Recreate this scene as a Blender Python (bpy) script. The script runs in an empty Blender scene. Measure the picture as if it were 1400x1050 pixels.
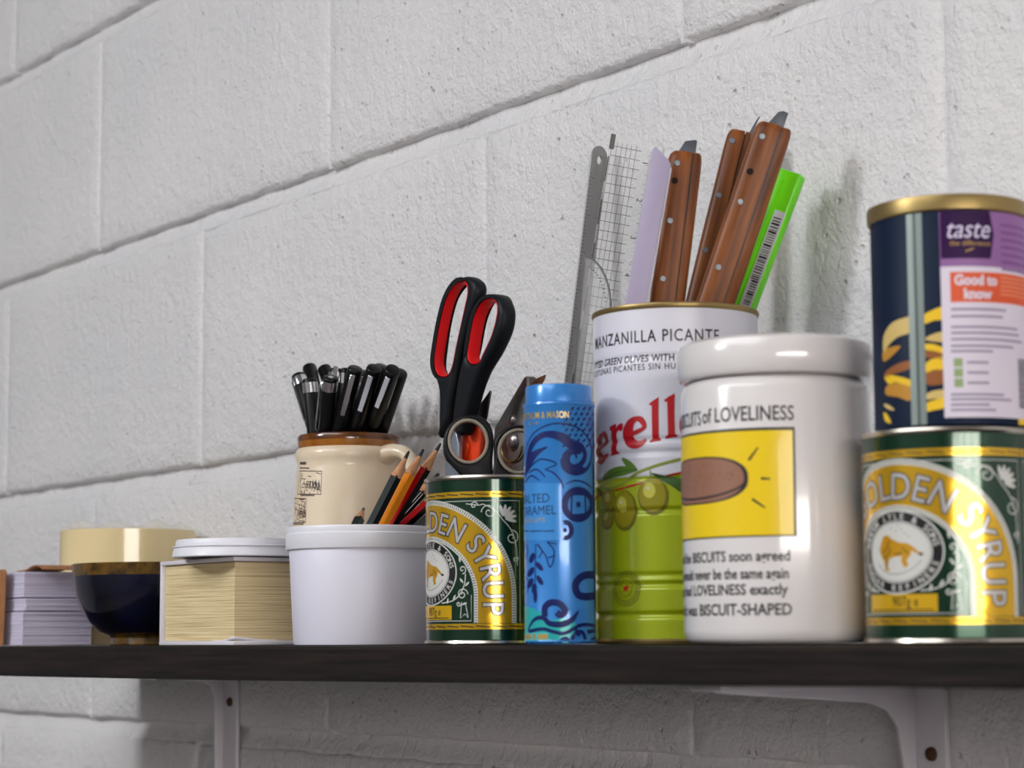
import bpy, bmesh, math, random
from mathutils import Vector, Matrix
from mathutils.geometry import tessellate_polygon

random.seed(7)
scene = bpy.context.scene
COL = scene.collection
PI = math.pi
R_ = math.radians

# ------------------------------------------------------------------ camera
# world: block wall is the plane y = 0 (room on -y), shelf top is z = 0, x runs along the wall
FPX, YAW, PITCH, ROLL = 2995.1, 0.60513, 0.11519, -0.00575
CAM = Vector((2.18378, -0.86554, 0.00418))
fw = Vector((-math.cos(YAW) * math.cos(PITCH), math.sin(YAW) * math.cos(PITCH), math.sin(PITCH)))
rt0 = Vector((math.sin(YAW), math.cos(YAW), 0)); up0 = rt0.cross(fw)
rt = rt0 * math.cos(ROLL) + up0 * math.sin(ROLL); up = -rt0 * math.sin(ROLL) + up0 * math.cos(ROLL)
cd = bpy.data.cameras.new('camera'); cam = bpy.data.objects.new('camera', cd); COL.objects.link(cam)
cd.sensor_width = 36; cd.lens = FPX / 1400 * 36; cd.clip_start = .02
cam.matrix_world = Matrix(((rt.x, up.x, -fw.x, CAM.x), (rt.y, up.y, -fw.y, CAM.y), (rt.z, up.z, -fw.z, CAM.z), (0, 0, 0, 1)))
cd.dof.use_dof = True; cd.dof.focus_distance = 1.43; cd.dof.aperture_fstop = 11.5
scene.camera = cam
# ------------------------------------------------------------------ world, lights, exposure
w = bpy.data.worlds.new('world'); scene.world = w; w.use_nodes = True
w.node_tree.nodes['Background'].inputs[0].default_value = (.75, .8, .9, 1)
w.node_tree.nodes['Background'].inputs[1].default_value = .25
SHELF_END = 0.335           # left end of the shelf
def area(name, loc, target, sx, sy, power, color):
    l = bpy.data.lights.new(name, 'AREA'); l.shape = 'RECTANGLE'; l.size = sx; l.size_y = sy
    l.energy = power; l.color = color
    o = bpy.data.objects.new(name, l); COL.objects.link(o); o.location = loc
    d = Vector(target) - Vector(loc); o.rotation_euler = d.to_track_quat('-Z', 'Y').to_euler()
    return o
KEY = area('ceiling_lamp', (SHELF_END + .04, -3.0, 1.40), (.9, 0, .1), .42, .42, 40, (.965, .985, 1))
SOFT_FILL = area('soft_fill_light', (1.5, -2.3, 1.485), (1.5, -2.299, 0), 2.2, 1.5, 44, (.97, .985, 1))  # added overhead fill that softens the shadows, not a real ceiling fixture
vs = scene.view_settings
vs.view_transform = 'Standard'; vs.look = 'None'; vs.exposure = 0.02; vs.gamma = 1; vs.use_curve_mapping = False
scene.cycles.use_denoising = True
scene.cycles.max_bounces = 8

# ------------------------------------------------------------------ helpers
def ray(px, py):
    return fw + rt * ((px - 700) / FPX) + up * ((525 - py) / FPX)
def W(px, py, wd):
    """point seen at photo pixel (px,py) on the plane wd metres in front of the wall"""
    d = ray(px, py); t = (-wd - CAM.y) / d.y
    return CAM + d * t
def lin(c):
    c = c / 255
    return c / 12.92 if c <= .04045 else ((c + .055) / 1.055) ** 2.4
MATS = {}
def mat(name, rgb, rough=.5, metal=0, coat=0, spec=.5, bump=None, vary=None, trans=0, alpha=1, sss=0, emit=0, vscale=None):
    if name in MATS: return MATS[name]
    m = bpy.data.materials.new(name); m.use_nodes = True; nt = m.node_tree
    b = nt.nodes['Principled BSDF']
    col = (lin(rgb[0]), lin(rgb[1]), lin(rgb[2]), 1)
    b.inputs['Base Color'].default_value = col; b.inputs['Roughness'].default_value = rough
    b.inputs['Metallic'].default_value = metal; b.inputs['Coat Weight'].default_value = coat
    b.inputs['Coat Roughness'].default_value = .06
    b.inputs['Specular IOR Level'].default_value = spec; b.inputs['Transmission Weight'].default_value = trans
    b.inputs['Alpha'].default_value = alpha
    if emit:
        b.inputs['Emission Color'].default_value = col; b.inputs['Emission Strength'].default_value = emit
    if bump or vary:
        tc = nt.nodes.new('ShaderNodeTexCoord')
        mp = nt.nodes.new('ShaderNodeMapping'); nt.links.new(tc.outputs['Object'], mp.inputs[0])
        if vscale: mp.inputs['Scale'].default_value = vscale
    if bump:   # (scale, distance, detail)
        n = nt.nodes.new('ShaderNodeTexNoise'); n.inputs['Scale'].default_value = bump[0]; n.inputs['Detail'].default_value = bump[2]
        nt.links.new(mp.outputs[0], n.inputs['Vector'])
        bp = nt.nodes.new('ShaderNodeBump'); bp.inputs['Distance'].default_value = bump[1]; bp.inputs['Strength'].default_value = 1
        nt.links.new(n.outputs['Fac'], bp.inputs['Height']); nt.links.new(bp.outputs[0], b.inputs['Normal'])
    if vary:   # (scale, other rgb, low, high)
        n = nt.nodes.new('ShaderNodeTexNoise'); n.inputs['Scale'].default_value = vary[0]; n.inputs['Detail'].default_value = 6
        nt.links.new(mp.outputs[0], n.inputs['Vector'])
        r = nt.nodes.new('ShaderNodeValToRGB'); r.color_ramp.elements[0].position = vary[2]; r.color_ramp.elements[1].position = vary[3]
        r.color_ramp.elements[0].color = col; r.color_ramp.elements[1].color = tuple(lin(c) for c in vary[1]) + (1,)
        nt.links.new(n.outputs['Fac'], r.inputs[0]); nt.links.new(r.outputs[0], b.inputs['Base Color'])
    MATS[name] = m
    return m
def obj(name, bm, ms, parent=None, smooth=40, loc=None):
    me = bpy.data.meshes.new(name); bm.normal_update(); bm.to_mesh(me); bm.free()
    for m in (ms if isinstance(ms, (list, tuple)) else [ms]): me.materials.append(m)
    if smooth:
        me.shade_smooth(); me.set_sharp_from_angle(angle=R_(smooth))
    o = bpy.data.objects.new(name, me); COL.objects.link(o)
    if parent: o.parent = parent
    if loc is not None: o.location = loc
    return o
def tag(o, label, cat, group=None):
    o['label'] = label; o['category'] = cat
    if group: o['group'] = group
    return o
def thing(name, label, cat, loc=(0, 0, 0), rotz=0, group=None):
    o = bpy.data.objects.new(name, None); COL.objects.link(o); o.empty_display_size = .01
    o.location = loc; o.rotation_euler = (0, 0, rotz)
    return tag(o, label, cat, group)
def struct(o):
    o['kind'] = 'structure'; return o
def new(): return bmesh.new()
def box(bm, a, b, bev=0, seg=2, mi=0):
    a, b = Vector(a), Vector(b)
    r = bmesh.ops.create_cube(bm, size=1, matrix=Matrix.Translation((a + b) / 2) @ Matrix.Diagonal((abs(b.x - a.x), abs(b.y - a.y), abs(b.z - a.z), 1)))
    vsx = r['verts']
    fs = {f for v in vsx for f in v.link_faces}
    for f in fs: f.material_index = mi
    if bev:
        es = list({e for v in vsx for e in v.link_edges})
        bmesh.ops.bevel(bm, geom=es, offset=bev, segments=seg, profile=.5, affect='EDGES')
    return bm
def lathe(bm, prof, seg=72, mi=0, close=False):
    """prof: list of (r,z)"""
    rings = []
    for r, z in prof:
        if r < 1e-6: rings.append([bm.verts.new((0, 0, z))])
        else: rings.append([bm.verts.new((r * math.cos(2 * PI * i / seg), r * math.sin(2 * PI * i / seg), z)) for i in range(seg)])
    n = len(rings)
    for k in range(n if close else n - 1):
        A, B = rings[k], rings[(k + 1) % n]
        for i in range(seg):
            j = (i + 1) % seg
            if len(A) == 1 and len(B) == 1: continue
            if len(A) == 1: f = bm.faces.new((A[0], B[j], B[i]))
            elif len(B) == 1: f = bm.faces.new((A[i], A[j], B[0]))
            else: f = bm.faces.new((A[i], A[j], B[j], B[i]))
            f.material_index = mi
    return bm
def smooth_path(pts, n=6, closed=False):
    P = [Vector(p) for p in pts]; out = []; N = len(P)
    rng = range(N if closed else N - 1)
    for i in rng:
        if closed: p0, p1, p2, p3 = P[i - 1], P[i], P[(i + 1) % N], P[(i + 2) % N]
        else: p0, p1, p2, p3 = P[max(i - 1, 0)], P[i], P[i + 1], P[min(i + 2, N - 1)]
        for k in range(n):
            t = k / n
            out.append(.5 * ((2 * p1) + (-p0 + p2) * t + (2 * p0 - 5 * p1 + 4 * p2 - p3) * t * t + (-p0 + 3 * p1 - 3 * p2 + p3) * t ** 3))
    if not closed: out.append(P[-1])
    return out
def tube(bm, pts, r, seg=8, mi=0, caps=True):
    """pts 3D; r float or list"""
    P = [Vector(p) for p in pts]; n = len(P); rings = []; nrm = None
    for i, p in enumerate(P):
        t = (P[min(i + 1, n - 1)] - P[max(i - 1, 0)]).normalized()
        if nrm is None:
            nrm = t.orthogonal().normalized()
        nrm = (nrm - t * nrm.dot(t)).normalized(); bn = t.cross(nrm)
        rr = r[i] if isinstance(r, (list, tuple)) else r
        rings.append([bm.verts.new(p + (nrm * math.cos(2 * PI * k / seg) + bn * math.sin(2 * PI * k / seg)) * rr) for k in range(seg)])
    for a, b in zip(rings, rings[1:]):
        for k in range(seg):
            f = bm.faces.new((a[k], a[(k + 1) % seg], b[(k + 1) % seg], b[k])); f.material_index = mi
    if caps:
        bm.faces.new(rings[0][::-1]).material_index = mi; bm.faces.new(rings[-1]).material_index = mi
    return bm
def axis_matrix(p, q, face=None):
    """frame with +Z from p to q, origin p, -Y as close as possible to 'face' direction"""
    z = (Vector(q) - Vector(p)).normalized()
    f = Vector(face) if face is not None else Vector((.45, -.9, 0))
    y = -(f - z * f.dot(z)).normalized(); x = y.cross(z)
    return Matrix(((x.x, y.x, z.x, p[0]), (x.y, y.y, z.y, p[1]), (x.z, y.z, z.z, p[2]), (0, 0, 0, 1)))
def prism(bm, outline, holes, y0, y1, bev=0, mi=0):
    """outline in (x,z), extruded y0..y1, bevelled rims"""
    loops = [list(outline)] + [list(h) for h in holes]
    def inset(loop, d, sign):
        n = len(loop); out = []
        for i in range(n):
            a, b, c = Vector(loop[i - 1]), Vector(loop[i]), Vector(loop[(i + 1) % n])
            t = (c - a)
            if t.length < 1e-9: out.append(b); continue
            t.normalize(); nn = Vector((-t.y, t.x))
            out.append(b + nn * d * sign)
        return out
    def ar(l): return sum(l[i - 1][0] * l[i][1] - l[i][0] * l[i - 1][1] for i in range(len(l)))
    levels = [(y0, bev), (y0 + bev * .3, bev * .35), (y0 + bev, 0), (y1 - bev, 0), (y1 - bev * .3, bev * .35), (y1, bev)] if bev else [(y0, 0), (y1, 0)]
    capf, capb = [], []
    for li, l in enumerate(loops):
        sgn = (1 if ar(l) > 0 else -1) * (1 if li == 0 else -1)
        rings = []
        for y, d in levels:
            lp = inset(l, d, sgn) if d else [Vector(p) for p in l]
            rings.append([bm.verts.new((p[0], y, p[1])) for p in lp])
        for a, b in zip(rings, rings[1:]):
            for k in range(len(a)):
                f = bm.faces.new((a[k], a[(k + 1) % len(a)], b[(k + 1) % len(a)], b[k])); f.material_index = mi
        capf.append(rings[0]); capb.append(rings[-1])
    for cap in (capf, capb):
        flat = [v for r in cap for v in r]
        tri = tessellate_polygon([[Vector((v.co.x, v.co.z, 0)) for v in r] for r in cap])
        for t in tri:
            try: bm.faces.new([flat[i] for i in t]).material_index = mi
            except ValueError: pass
    bmesh.ops.recalc_face_normals(bm, faces=bm.faces[:])
    return bm
def strokes_poly(pts, wd, closed=False):
    """flat ribbon quads along pts [(x,y)], wd float or list"""
    P = [Vector((p[0], p[1])) for p in pts]; n = len(P); L = []; Rr = []
    for i in range(n):
        if closed: t = P[(i + 1) % n] - P[i - 1]
        else: t = P[min(i + 1, n - 1)] - P[max(i - 1, 0)]
        if t.length < 1e-9: t = Vector((1, 0))
        t.normalize(); nn = Vector((-t.y, t.x)); ww = (wd[i] if isinstance(wd, (list, tuple)) else wd) / 2
        L.append(P[i] + nn * ww); Rr.append(P[i] - nn * ww)
    qs = []
    for i in range(n if closed else n - 1):
        j = (i + 1) % n
        qs.append((L[i], Rr[i], Rr[j], L[j]))
    return qs
def ell(cx, cy, rx, ry, n=32, a0=0, a1=2 * PI, rot=0):
    out = []
    full = abs(a1 - a0 - 2 * PI) < 1e-6
    for i in range(n if full else n + 1):
        a = a0 + (a1 - a0) * i / n
        x, y = rx * math.cos(a), ry * math.sin(a)
        out.append((cx + x * math.cos(rot) - y * math.sin(rot), cy + x * math.sin(rot) + y * math.cos(rot)))
    return out
def spiral(cx, cy, r, turns, a0, d=1, n=28, rmin=.12):
    return [(cx + r * (1 - (1 - rmin) * i / n) * math.cos(a0 + d * 2 * PI * turns * i / n),
             cy + r * (1 - (1 - rmin) * i / n) * math.sin(a0 + d * 2 * PI * turns * i / n)) for i in range(n + 1)]
def text_tris(s, size, sx=1, offset=0, shear=0, align='CENTER', spacing=1, bold=0):
    cu = bpy.data.curves.new('t', 'FONT'); cu.body = s; cu.size = size; cu.align_x = align; cu.offset = offset + bold
    cu.space_character = spacing; cu.resolution_u = 3; cu.shear = shear; cu.fill_mode = 'FRONT'
    o = bpy.data.objects.new('t', cu)
    COL.objects.link(o)
    me = bpy.data.meshes.new_from_object(o)
    me.calc_loop_triangles()
    V = [(v.co.x * sx, v.co.y) for v in me.vertices]
    T = [tuple(V[i] for i in t.vertices) for t in me.loop_triangles]
    bpy.data.objects.remove(o); bpy.data.curves.remove(cu); bpy.data.meshes.remove(me)
    return T
class Print:
    """flat print laid on a cylinder: s = arc length from the camera-facing line, z = height"""
    def __init__(self, R, rad=None, center=None, zbase=0, facing=None, zcuts=()):
        self.R = R; self.rad = rad or (lambda z: R); self.c = center; self.zb = zbase; self.zcuts = zcuts
        self.layers = {}
        if center is not None:
            d = Vector((CAM.x - center[0], CAM.y - center[1])).normalized(); self.face = d; self.right = Vector((-d.y, d.x))
    def T(self, px, py, clampa=None):
        d = ray(px, py); o = Vector((CAM.x - self.c[0], CAM.y - self.c[1])); dd = Vector((d.x, d.y))
        A = dd.dot(dd); B = 2 * o.dot(dd); Cc = o.dot(o) - self.R ** 2; D = B * B - 4 * A * Cc
        t = (-B - math.sqrt(max(D, 0))) / (2 * A); p = o + dd * t
        a = math.atan2(p.dot(self.right), p.dot(self.face))
        return (self.R * a, CAM.z + d.z * t - self.zb)
    def _l(self, key, m, eps): return self.layers.setdefault(key, {}).setdefault((m.name, eps), (m, []))[1]
    def tris(self, key, m, tr, eps): self._l(key, m, eps).extend(tr)
    def fill(self, key, m, poly, eps=1e-4, holes=()):
        loops = [[Vector((p[0], p[1], 0)) for p in poly]] + [[Vector((p[0], p[1], 0)) for p in h] for h in holes]
        flat = [v for l in loops for v in l]
        self._l(key, m, eps).extend([tuple((flat[i].x, flat[i].y) for i in t) for t in tessellate_polygon(loops)])
    def fillT(self, key, m, pts, eps=1e-4, n=0, holes=()):
        q = [self.T(*p) for p in pts]
        if n: q = [(v[0], v[1]) for v in smooth_path([(a, b, 0) for a, b in q], n, True)]
        self.fill(key, m, q, eps, holes)
    def stroke(self, key, m, pts, wd, eps=1e-4, n=0, closed=False):
        q = pts
        if n:
            q = [(v[0], v[1]) for v in smooth_path([(a, b, 0) for a, b in pts], n, closed)]
            if isinstance(wd, (list, tuple)):
                m2 = len(q); k = len(wd)
                wd = [wd[min(int(i / (m2 - 1) * (k - 1)), k - 2)] * (1 - (i / (m2 - 1) * (k - 1) - min(int(i / (m2 - 1) * (k - 1)), k - 2))) + wd[min(int(i / (m2 - 1) * (k - 1)), k - 2) + 1] * (i / (m2 - 1) * (k - 1) - min(int(i / (m2 - 1) * (k - 1)), k - 2)) for i in range(m2)]
        for a, b, c, d in strokes_poly(q, wd, closed):
            self._l(key, m, eps).extend([((a.x, a.y), (b.x, b.y), (c.x, c.y)), ((a.x, a.y), (c.x, c.y), (d.x, d.y))])
    def strokeT(self, key, m, pts, wd, eps=1e-4, n=0, closed=False):
        self.stroke(key, m, [self.T(*p) for p in pts], wd, eps, n, closed)
    def text(self, key, m, s, size, at, rot=0, eps=1.5e-4, **kw):
        c, sn = math.cos(rot), math.sin(rot)
        self._l(key, m, eps).extend([tuple((at[0] + x * c - y * sn, at[1] + x * sn + y * c) for x, y in t) for t in text_tris(s, size, **kw)])
    def textT(self, key, m, s, pa, pb, size=None, eps=1.5e-4, **kw):
        """text whose baseline runs from photo pixel pa to pb (stretched to fit)"""
        a, b = self.T(*pa), self.T(*pb); L = math.hypot(b[0] - a[0], b[1] - a[1])
        tr = text_tris(s, 1, align='LEFT', **kw); wd = max(x for t in tr for x, y in t)
        size = size or L / wd; sx = L / (wd * size); rot = math.atan2(b[1] - a[1], b[0] - a[0]); c, sn = math.cos(rot), math.sin(rot)
        self._l(key, m, eps).extend([tuple((a[0] + x * sx * size * c - y * size * sn, a[1] + x * sx * size * sn + y * size * c) for x, y in t) for t in tr])
    def build(self, parent):
        for key, ls in self.layers.items():
            key = key.split('#')[0]
            bm = new(); ms = []
            for (mn, eps), (m, tr) in ls.items():
                b2 = new()
                for t in tr:
                    try: b2.faces.new([b2.verts.new((p[0], p[1], 0)) for p in t])
                    except ValueError: pass
                xs = [v.co.x for v in b2.verts]
                if not xs: b2.free(); continue
                st = self.R * R_(5); k0, k1 = math.ceil(min(xs) / st), math.floor(max(xs) / st)
                for k in range(k0, k1 + 1):
                    bmesh.ops.bisect_plane(b2, geom=b2.verts[:] + b2.edges[:] + b2.faces[:], plane_co=(k * st, 0, 0), plane_no=(1, 0, 0), dist=1e-7)
                for zc in self.zcuts:
                    bmesh.ops.bisect_plane(b2, geom=b2.verts[:] + b2.edges[:] + b2.faces[:], plane_co=(0, zc, 0), plane_no=(0, 1, 0), dist=1e-7)
                if m not in ms: ms.append(m)
                mi = ms.index(m); mp = {}
                for v in b2.verts:
                    s, z = v.co.x, max(v.co.y, .0012); a = s / self.R; rr = self.rad(z) + eps
                    mp[v] = bm.verts.new((rr * math.sin(a), -rr * math.cos(a), z))
                for f in b2.faces:
                    try: nf = bm.faces.new([mp[v] for v in f.verts]); nf.material_index = mi
                    except ValueError: pass
                b2.free()
            bm.normal_update()
            for f in bm.faces:                      # all faces look outwards
                c = f.calc_center_median()
                if f.normal.x * c.x + f.normal.y * c.y < 0: f.normal_flip()
            obj(key, bm, ms, parent, smooth=40)
def facing_rot(c):
    """rotation so that local -Y looks at the camera's standing point"""
    return math.atan2(CAM.y - c[1], CAM.x - c[0]) + PI / 2

# ------------------------------------------------------------------ materials
def wall_material():
    m = bpy.data.materials.new('painted block'); m.use_nodes = True; nt = m.node_tree; b = nt.nodes['Principled BSDF']
    b.inputs['Roughness'].default_value = .62; b.inputs['Specular IOR Level'].default_value = .35
    tc = nt.nodes.new('ShaderNodeNewGeometry')
    def noise(sc, det, ro=.5):
        n = nt.nodes.new('ShaderNodeTexNoise'); n.inputs['Scale'].default_value = sc; n.inputs['Detail'].default_value = det
        n.inputs['Roughness'].default_value = ro
        nt.links.new(tc.outputs['Position'], n.inputs['Vector']); return n
    n1 = noise(95, 4, .55); n2 = noise(330, 3); n3 = noise(6, 3)
    pit = nt.nodes.new('ShaderNodeTexVoronoi'); pit.inputs['Scale'].default_value = 105
    nt.links.new(tc.outputs['Position'], pit.inputs['Vector'])
    pr = nt.nodes.new('ShaderNodeMapRange'); pr.inputs[1].default_value = .02; pr.inputs[2].default_value = .22; pr.clamp = True
    nt.links.new(pit.outputs['Distance'], pr.inputs[0])
    msk = noise(38, 2); mk = nt.nodes.new('ShaderNodeMapRange'); mk.inputs[1].default_value = .47; mk.inputs[2].default_value = .62
    nt.links.new(msk.outputs['Fac'], mk.inputs[0])
    def math_(op, a, bb):
        q = nt.nodes.new('ShaderNodeMath'); q.operation = op
        for i, v in enumerate((a, bb)):
            if isinstance(v, (int, float)): q.inputs[i].default_value = v
            else: nt.links.new(v, q.inputs[i])
        return q.outputs[0]
    inv = math_('SUBTRACT', 1, pr.outputs[0]); pitd = math_('MULTIPLY', inv, mk.outputs[0])
    h = math_('ADD', math_('MULTIPLY', n1.outputs['Fac'], 1.0), math_('MULTIPLY', n2.outputs['Fac'], .35))
    h = math_('SUBTRACT', h, math_('MULTIPLY', pitd, .6))
    bp = nt.nodes.new('ShaderNodeBump'); bp.inputs['Distance'].default_value = .0034; bp.inputs['Strength'].default_value = 1
    nt.links.new(h, bp.inputs['Height']); nt.links.new(bp.outputs[0], b.inputs['Normal'])
    r = nt.nodes.new('ShaderNodeValToRGB'); r.color_ramp.elements[0].position = .3; r.color_ramp.elements[1].position = .7
    r.color_ramp.elements[0].color = (lin(222), lin(221), lin(223), 1); r.color_ramp.elements[1].color = (lin(231), lin(229), lin(229), 1)
    nt.links.new(n3.outputs['Fac'], r.inputs[0]); nt.links.new(r.outputs[0], b.inputs['Base Color'])
    return m
M_WALL = wall_material()
M_PLASTER = mat('room plaster', (150, 149, 150), .8)
M_FLOOR = mat('room floor', (92, 86, 84), .6, vary=(4, (110, 102, 98), .3, .7))
M_WHITEPL = mat('white plastic', (228, 228, 236), .38, bump=(300, .00005, 2))
M_TUB = mat('tub plastic', (222, 221, 235), .42)
M_BLACK = mat('black plastic', (7, 7, 9), .35, spec=.3)
M_CHROME = mat('chrome', (215, 215, 218), .16, 1)
M_STEEL = mat('steel', (150, 148, 146), .38, 1, bump=(220, .0001, 3), vary=(60, (108, 104, 100), .4, .7))
M_TINSTEEL = mat('tinplate', (200, 192, 180), .25, 1)
M_GOLDRIM = mat('gold lacquer rim', (156, 134, 86), .38, .85)

# ------------------------------------------------------------------ room shell
X0, X1, YF, Z0, Z1 = -1.575, 4.05, -3.3, -1.4265, 1.4985
BZ, BH, BW = -0.0765, .225, .45
def room():
    bm = new(); box(bm, (X0, YF, Z0 - .05), (X1, .2, Z0)); struct(obj('floor', bm, M_FLOOR, smooth=0))
    bm = new(); box(bm, (X0, YF, Z1), (X1, .2, Z1 + .05)); struct(obj('ceiling', bm, M_PLASTER, smooth=0))
    bm = new(); box(bm, (X0 - .05, YF, Z0), (X0, .2, Z1)); struct(obj('wall_left', bm, M_PLASTER, smooth=0))
    bm = new(); box(bm, (X0, YF - .05, Z0), (X1, YF, Z1)); struct(obj('wall_front', bm, M_PLASTER, smooth=0))
    # right wall with a window opening
    wy0, wy1, wz0, wz1 = -2.35, -.22, -.02, .44
    bm = new()
    box(bm, (X1, YF, Z0), (X1 + .1, wy0, Z1)); box(bm, (X1, wy1, Z0), (X1 + .1, .2, Z1))
    box(bm, (X1, wy0, Z0), (X1 + .1, wy1, wz0)); box(bm, (X1, wy0, wz1), (X1 + .1, wy1, Z1))
    struct(obj('wall_right', bm, M_PLASTER, smooth=0))
    win = bpy.data.objects.new('window_1', None); COL.objects.link(win); win.location = (X1, 0, 0); struct(win)
    bm = new()
    for a, b in (((0, wy0, wz0), (.06, wy0 + .05, wz1)), ((0, wy1 - .05, wz0), (.06, wy1, wz1)), ((0, wy0, wz0), (.06, wy1, wz0 + .05)), ((0, wy0, wz1 - .05), (.06, wy1, wz1))): box(bm, a, b)
    obj('window_frame', bm, M_WHITEPL, win, 0)
    M_SKY = mat('daylight pane', (255, 247, 240), .2, emit=17)
    for k in range(4):
        a = wy0 + .05 + (wy1 - wy0 - .1) * k / 4; b = wy0 + .05 + (wy1 - wy0 - .1) * (k + 1) / 4
        bm = new(); box(bm, (.03, a + .02, wz0 + .05), (.036, b - .02, wz1 - .05)); obj('pane', bm, M_SKY, win, 0)
        if k: bm = new(); box(bm, (0, a - .022, wz0 + .04), (.06, a + .022, wz1 - .04)); obj('mullion', bm, M_WHITEPL, win, 0)
room()
def block_wall():
    wall = bpy.data.objects.new('wall_back', None); COL.objects.link(wall); struct(wall)
    # mortar bed behind the blocks: concave recessed bed joints, shallow upright joints
    rows = 13; zb0 = Z0; bm = new()
    prof = []
    for k in range(rows + 1):
        z = zb0 + k * BH
        for dz, y in ((-.0125, .0075), (-.0098, .0040), (-.0078, .0026), (-.0045, .0040), (0, .0062), (.0040, .0078), (.0074, .0082), (.0095, .0085), (.0115, .0085)):
            prof.append((y, z + dz))
    n = 90
    for i in range(n):
        xa = X0 + (X1 - X0) * i / n; xb = X0 + (X1 - X0) * (i + 1) / n
    cols = []
    for i in range(n + 1):
        x = X0 + (X1 - X0) * i / n
        cols.append([bm.verts.new((x, y + random.uniform(-.0004, .0004), z + random.uniform(-.0006, .0006))) for y, z in prof])
    for a, b in zip(cols, cols[1:]):
        for k in range(len(prof) - 1): bm.faces.new((a[k], b[k], b[k + 1], a[k + 1]))
    box(bm, (X0, .02, Z0), (X1, .2, Z1))
    for k in range(rows):
        j0 = .225 if k % 2 == 0 else 0
        for q in range(-4, 10):
            xj = j0 + BW * q
            if X0 < xj < X1: box(bm, (xj - .003, .0016, zb0 + k * BH + .007), (xj + .003, .02, zb0 + (k + 1) * BH - .007))
    obj('mortar', bm, M_WALL, wall, 60)
    # block meshes: slightly uneven arrises
    def block_mesh(seed, wd):
        rnd = random.Random(seed); bm = new(); nx, nz = 36, 16; hw = wd / 2 - .0006; hh = BH / 2 - .0074
        def wob(): return rnd.gauss(0, .0005)
        g = {}
        for i in range(nx + 1):
            for k in range(nz + 1):
                u, v = i / nx, k / nz
                # crowd rows near the borders
                def e(t, c): 
                    if t == 0: return -c
                    if t == 1: return c
                    return None
                ui = [-hw, -hw + .0012, -hw + .004] + [-hw + .004 + (2 * hw - .008) * q / (nx - 4) for q in range(1, nx - 4)] + [hw - .004, hw - .0012, hw]
                vi = [-hh, -hh + .0012, -hh + .0045] + [-hh + .0045 + (2 * hh - .009) * q / (nz - 4) for q in range(1, nz - 4)] + [hh - .0045, hh - .0012, hh]
                x, z = ui[i], vi[k]
                d = min(i, nx - i, 9), min(k, nz - k, 9)
                y = 0
                if d[1] == 0: y = .0095; z += wob() * .5
                elif d[1] == 1: y = .0014 + abs(wob()) * .7; z += wob() * .9 + .0007 * math.sin(i * .9 + seed)
                if d[0] == 0: y = max(y, .0022); x += wob() * .2
                elif d[0] == 1: y = max(y, .0011); x += wob() * .2
                elif d[0] == 2: y = max(y, .0003)
                if d[0] > 1 and d[1] > 1: y = wob() * .25
                g[i, k] = bm.verts.new((x, y, z))
        for i in range(nx):
            for k in range(nz): bm.faces.new((g[i, k], g[i + 1, k], g[i + 1, k + 1], g[i, k + 1]))
        me = bpy.data.meshes.new('block'); bm.normal_update(); bm.to_mesh(me); bm.free(); me.materials.append(M_WALL); me.shade_smooth()
        return me
    full = [block_mesh(s, BW) for s in range(6)]; half = block_mesh(50, BW / 2)
    for k in range(rows):
        zc = zb0 + (k + .5) * BH; par = (k % 2 == 0)   # course over BZ+0: upright joints at .225 + n*.45
        x = X0; 
        xs = []
        if par:     # joints at .225 odd
            xs = [(.225 + BW * (q + .5), full) for q in range(-4, 8)]; xs = [t for t in xs if t[0] - BW / 2 > X0 - .01 and t[0] + BW / 2 < X1 + .01]
        else:
            xs = [(BW * (q + .5), full) for q in range(-4, 9)]; xs = [t for t in xs if t[0] - BW / 2 > X0 - .01 and t[0] + BW / 2 < X1 + .01]
            xs += [(X0 + BW / 4, None)] if xs[0][0] - BW / 2 > X0 + .1 else []
            xs += [(X1 - BW / 4, None)] if xs[-1][0] + BW / 2 < X1 - .1 else []
        for xc, kind in xs:
            o = bpy.data.objects.new('block', half if kind is None else random.choice(full)); COL.objects.link(o)
            o.location = (xc, random.uniform(-.0006, .0006), zc); o.parent = wall
            if kind is not None and random.random() < .5: o.rotation_euler = (0, 0, 0)
block_wall()

# ------------------------------------------------------------------ shelf and brackets
SD = .20
def wood_dark():
    m = bpy.data.materials.new('dark stained board'); m.use_nodes = True; nt = m.node_tree; b = nt.nodes['Principled BSDF']
    tc = nt.nodes.new('ShaderNodeTexCoord'); mp = nt.nodes.new('ShaderNodeMapping'); mp.inputs['Scale'].default_value = (6, 60, 120)
    nt.links.new(tc.outputs['Object'], mp.inputs[0])
    n = nt.nodes.new('ShaderNodeTexNoise'); n.inputs['Scale'].default_value = 2.2; n.inputs['Detail'].default_value = 7; nt.links.new(mp.outputs[0], n.inputs['Vector'])
    r = nt.nodes.new('ShaderNodeValToRGB'); r.color_ramp.elements[0].position = .32; r.color_ramp.elements[1].position = .75
    r.color_ramp.elements[0].color = (lin(16), lin(11), lin(10), 1); r.color_ramp.elements[1].color = (lin(40), lin(30), lin(27), 1)
    nt.links.new(n.outputs['Fac'], r.inputs[0]); nt.links.new(r.outputs[0], b.inputs['Base Color'])
    b.inputs['Roughness'].default_value = .55; b.inputs['Specular IOR Level'].default_value = .25
    bp = nt.nodes.new('ShaderNodeBump'); bp.inputs['Distance'].default_value = .0006; nt.links.new(n.outputs['Fac'], bp.inputs['Height']); nt.links.new(bp.outputs[0], b.inputs['Normal'])
    return m
M_WOOD = wood_dark()
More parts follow.
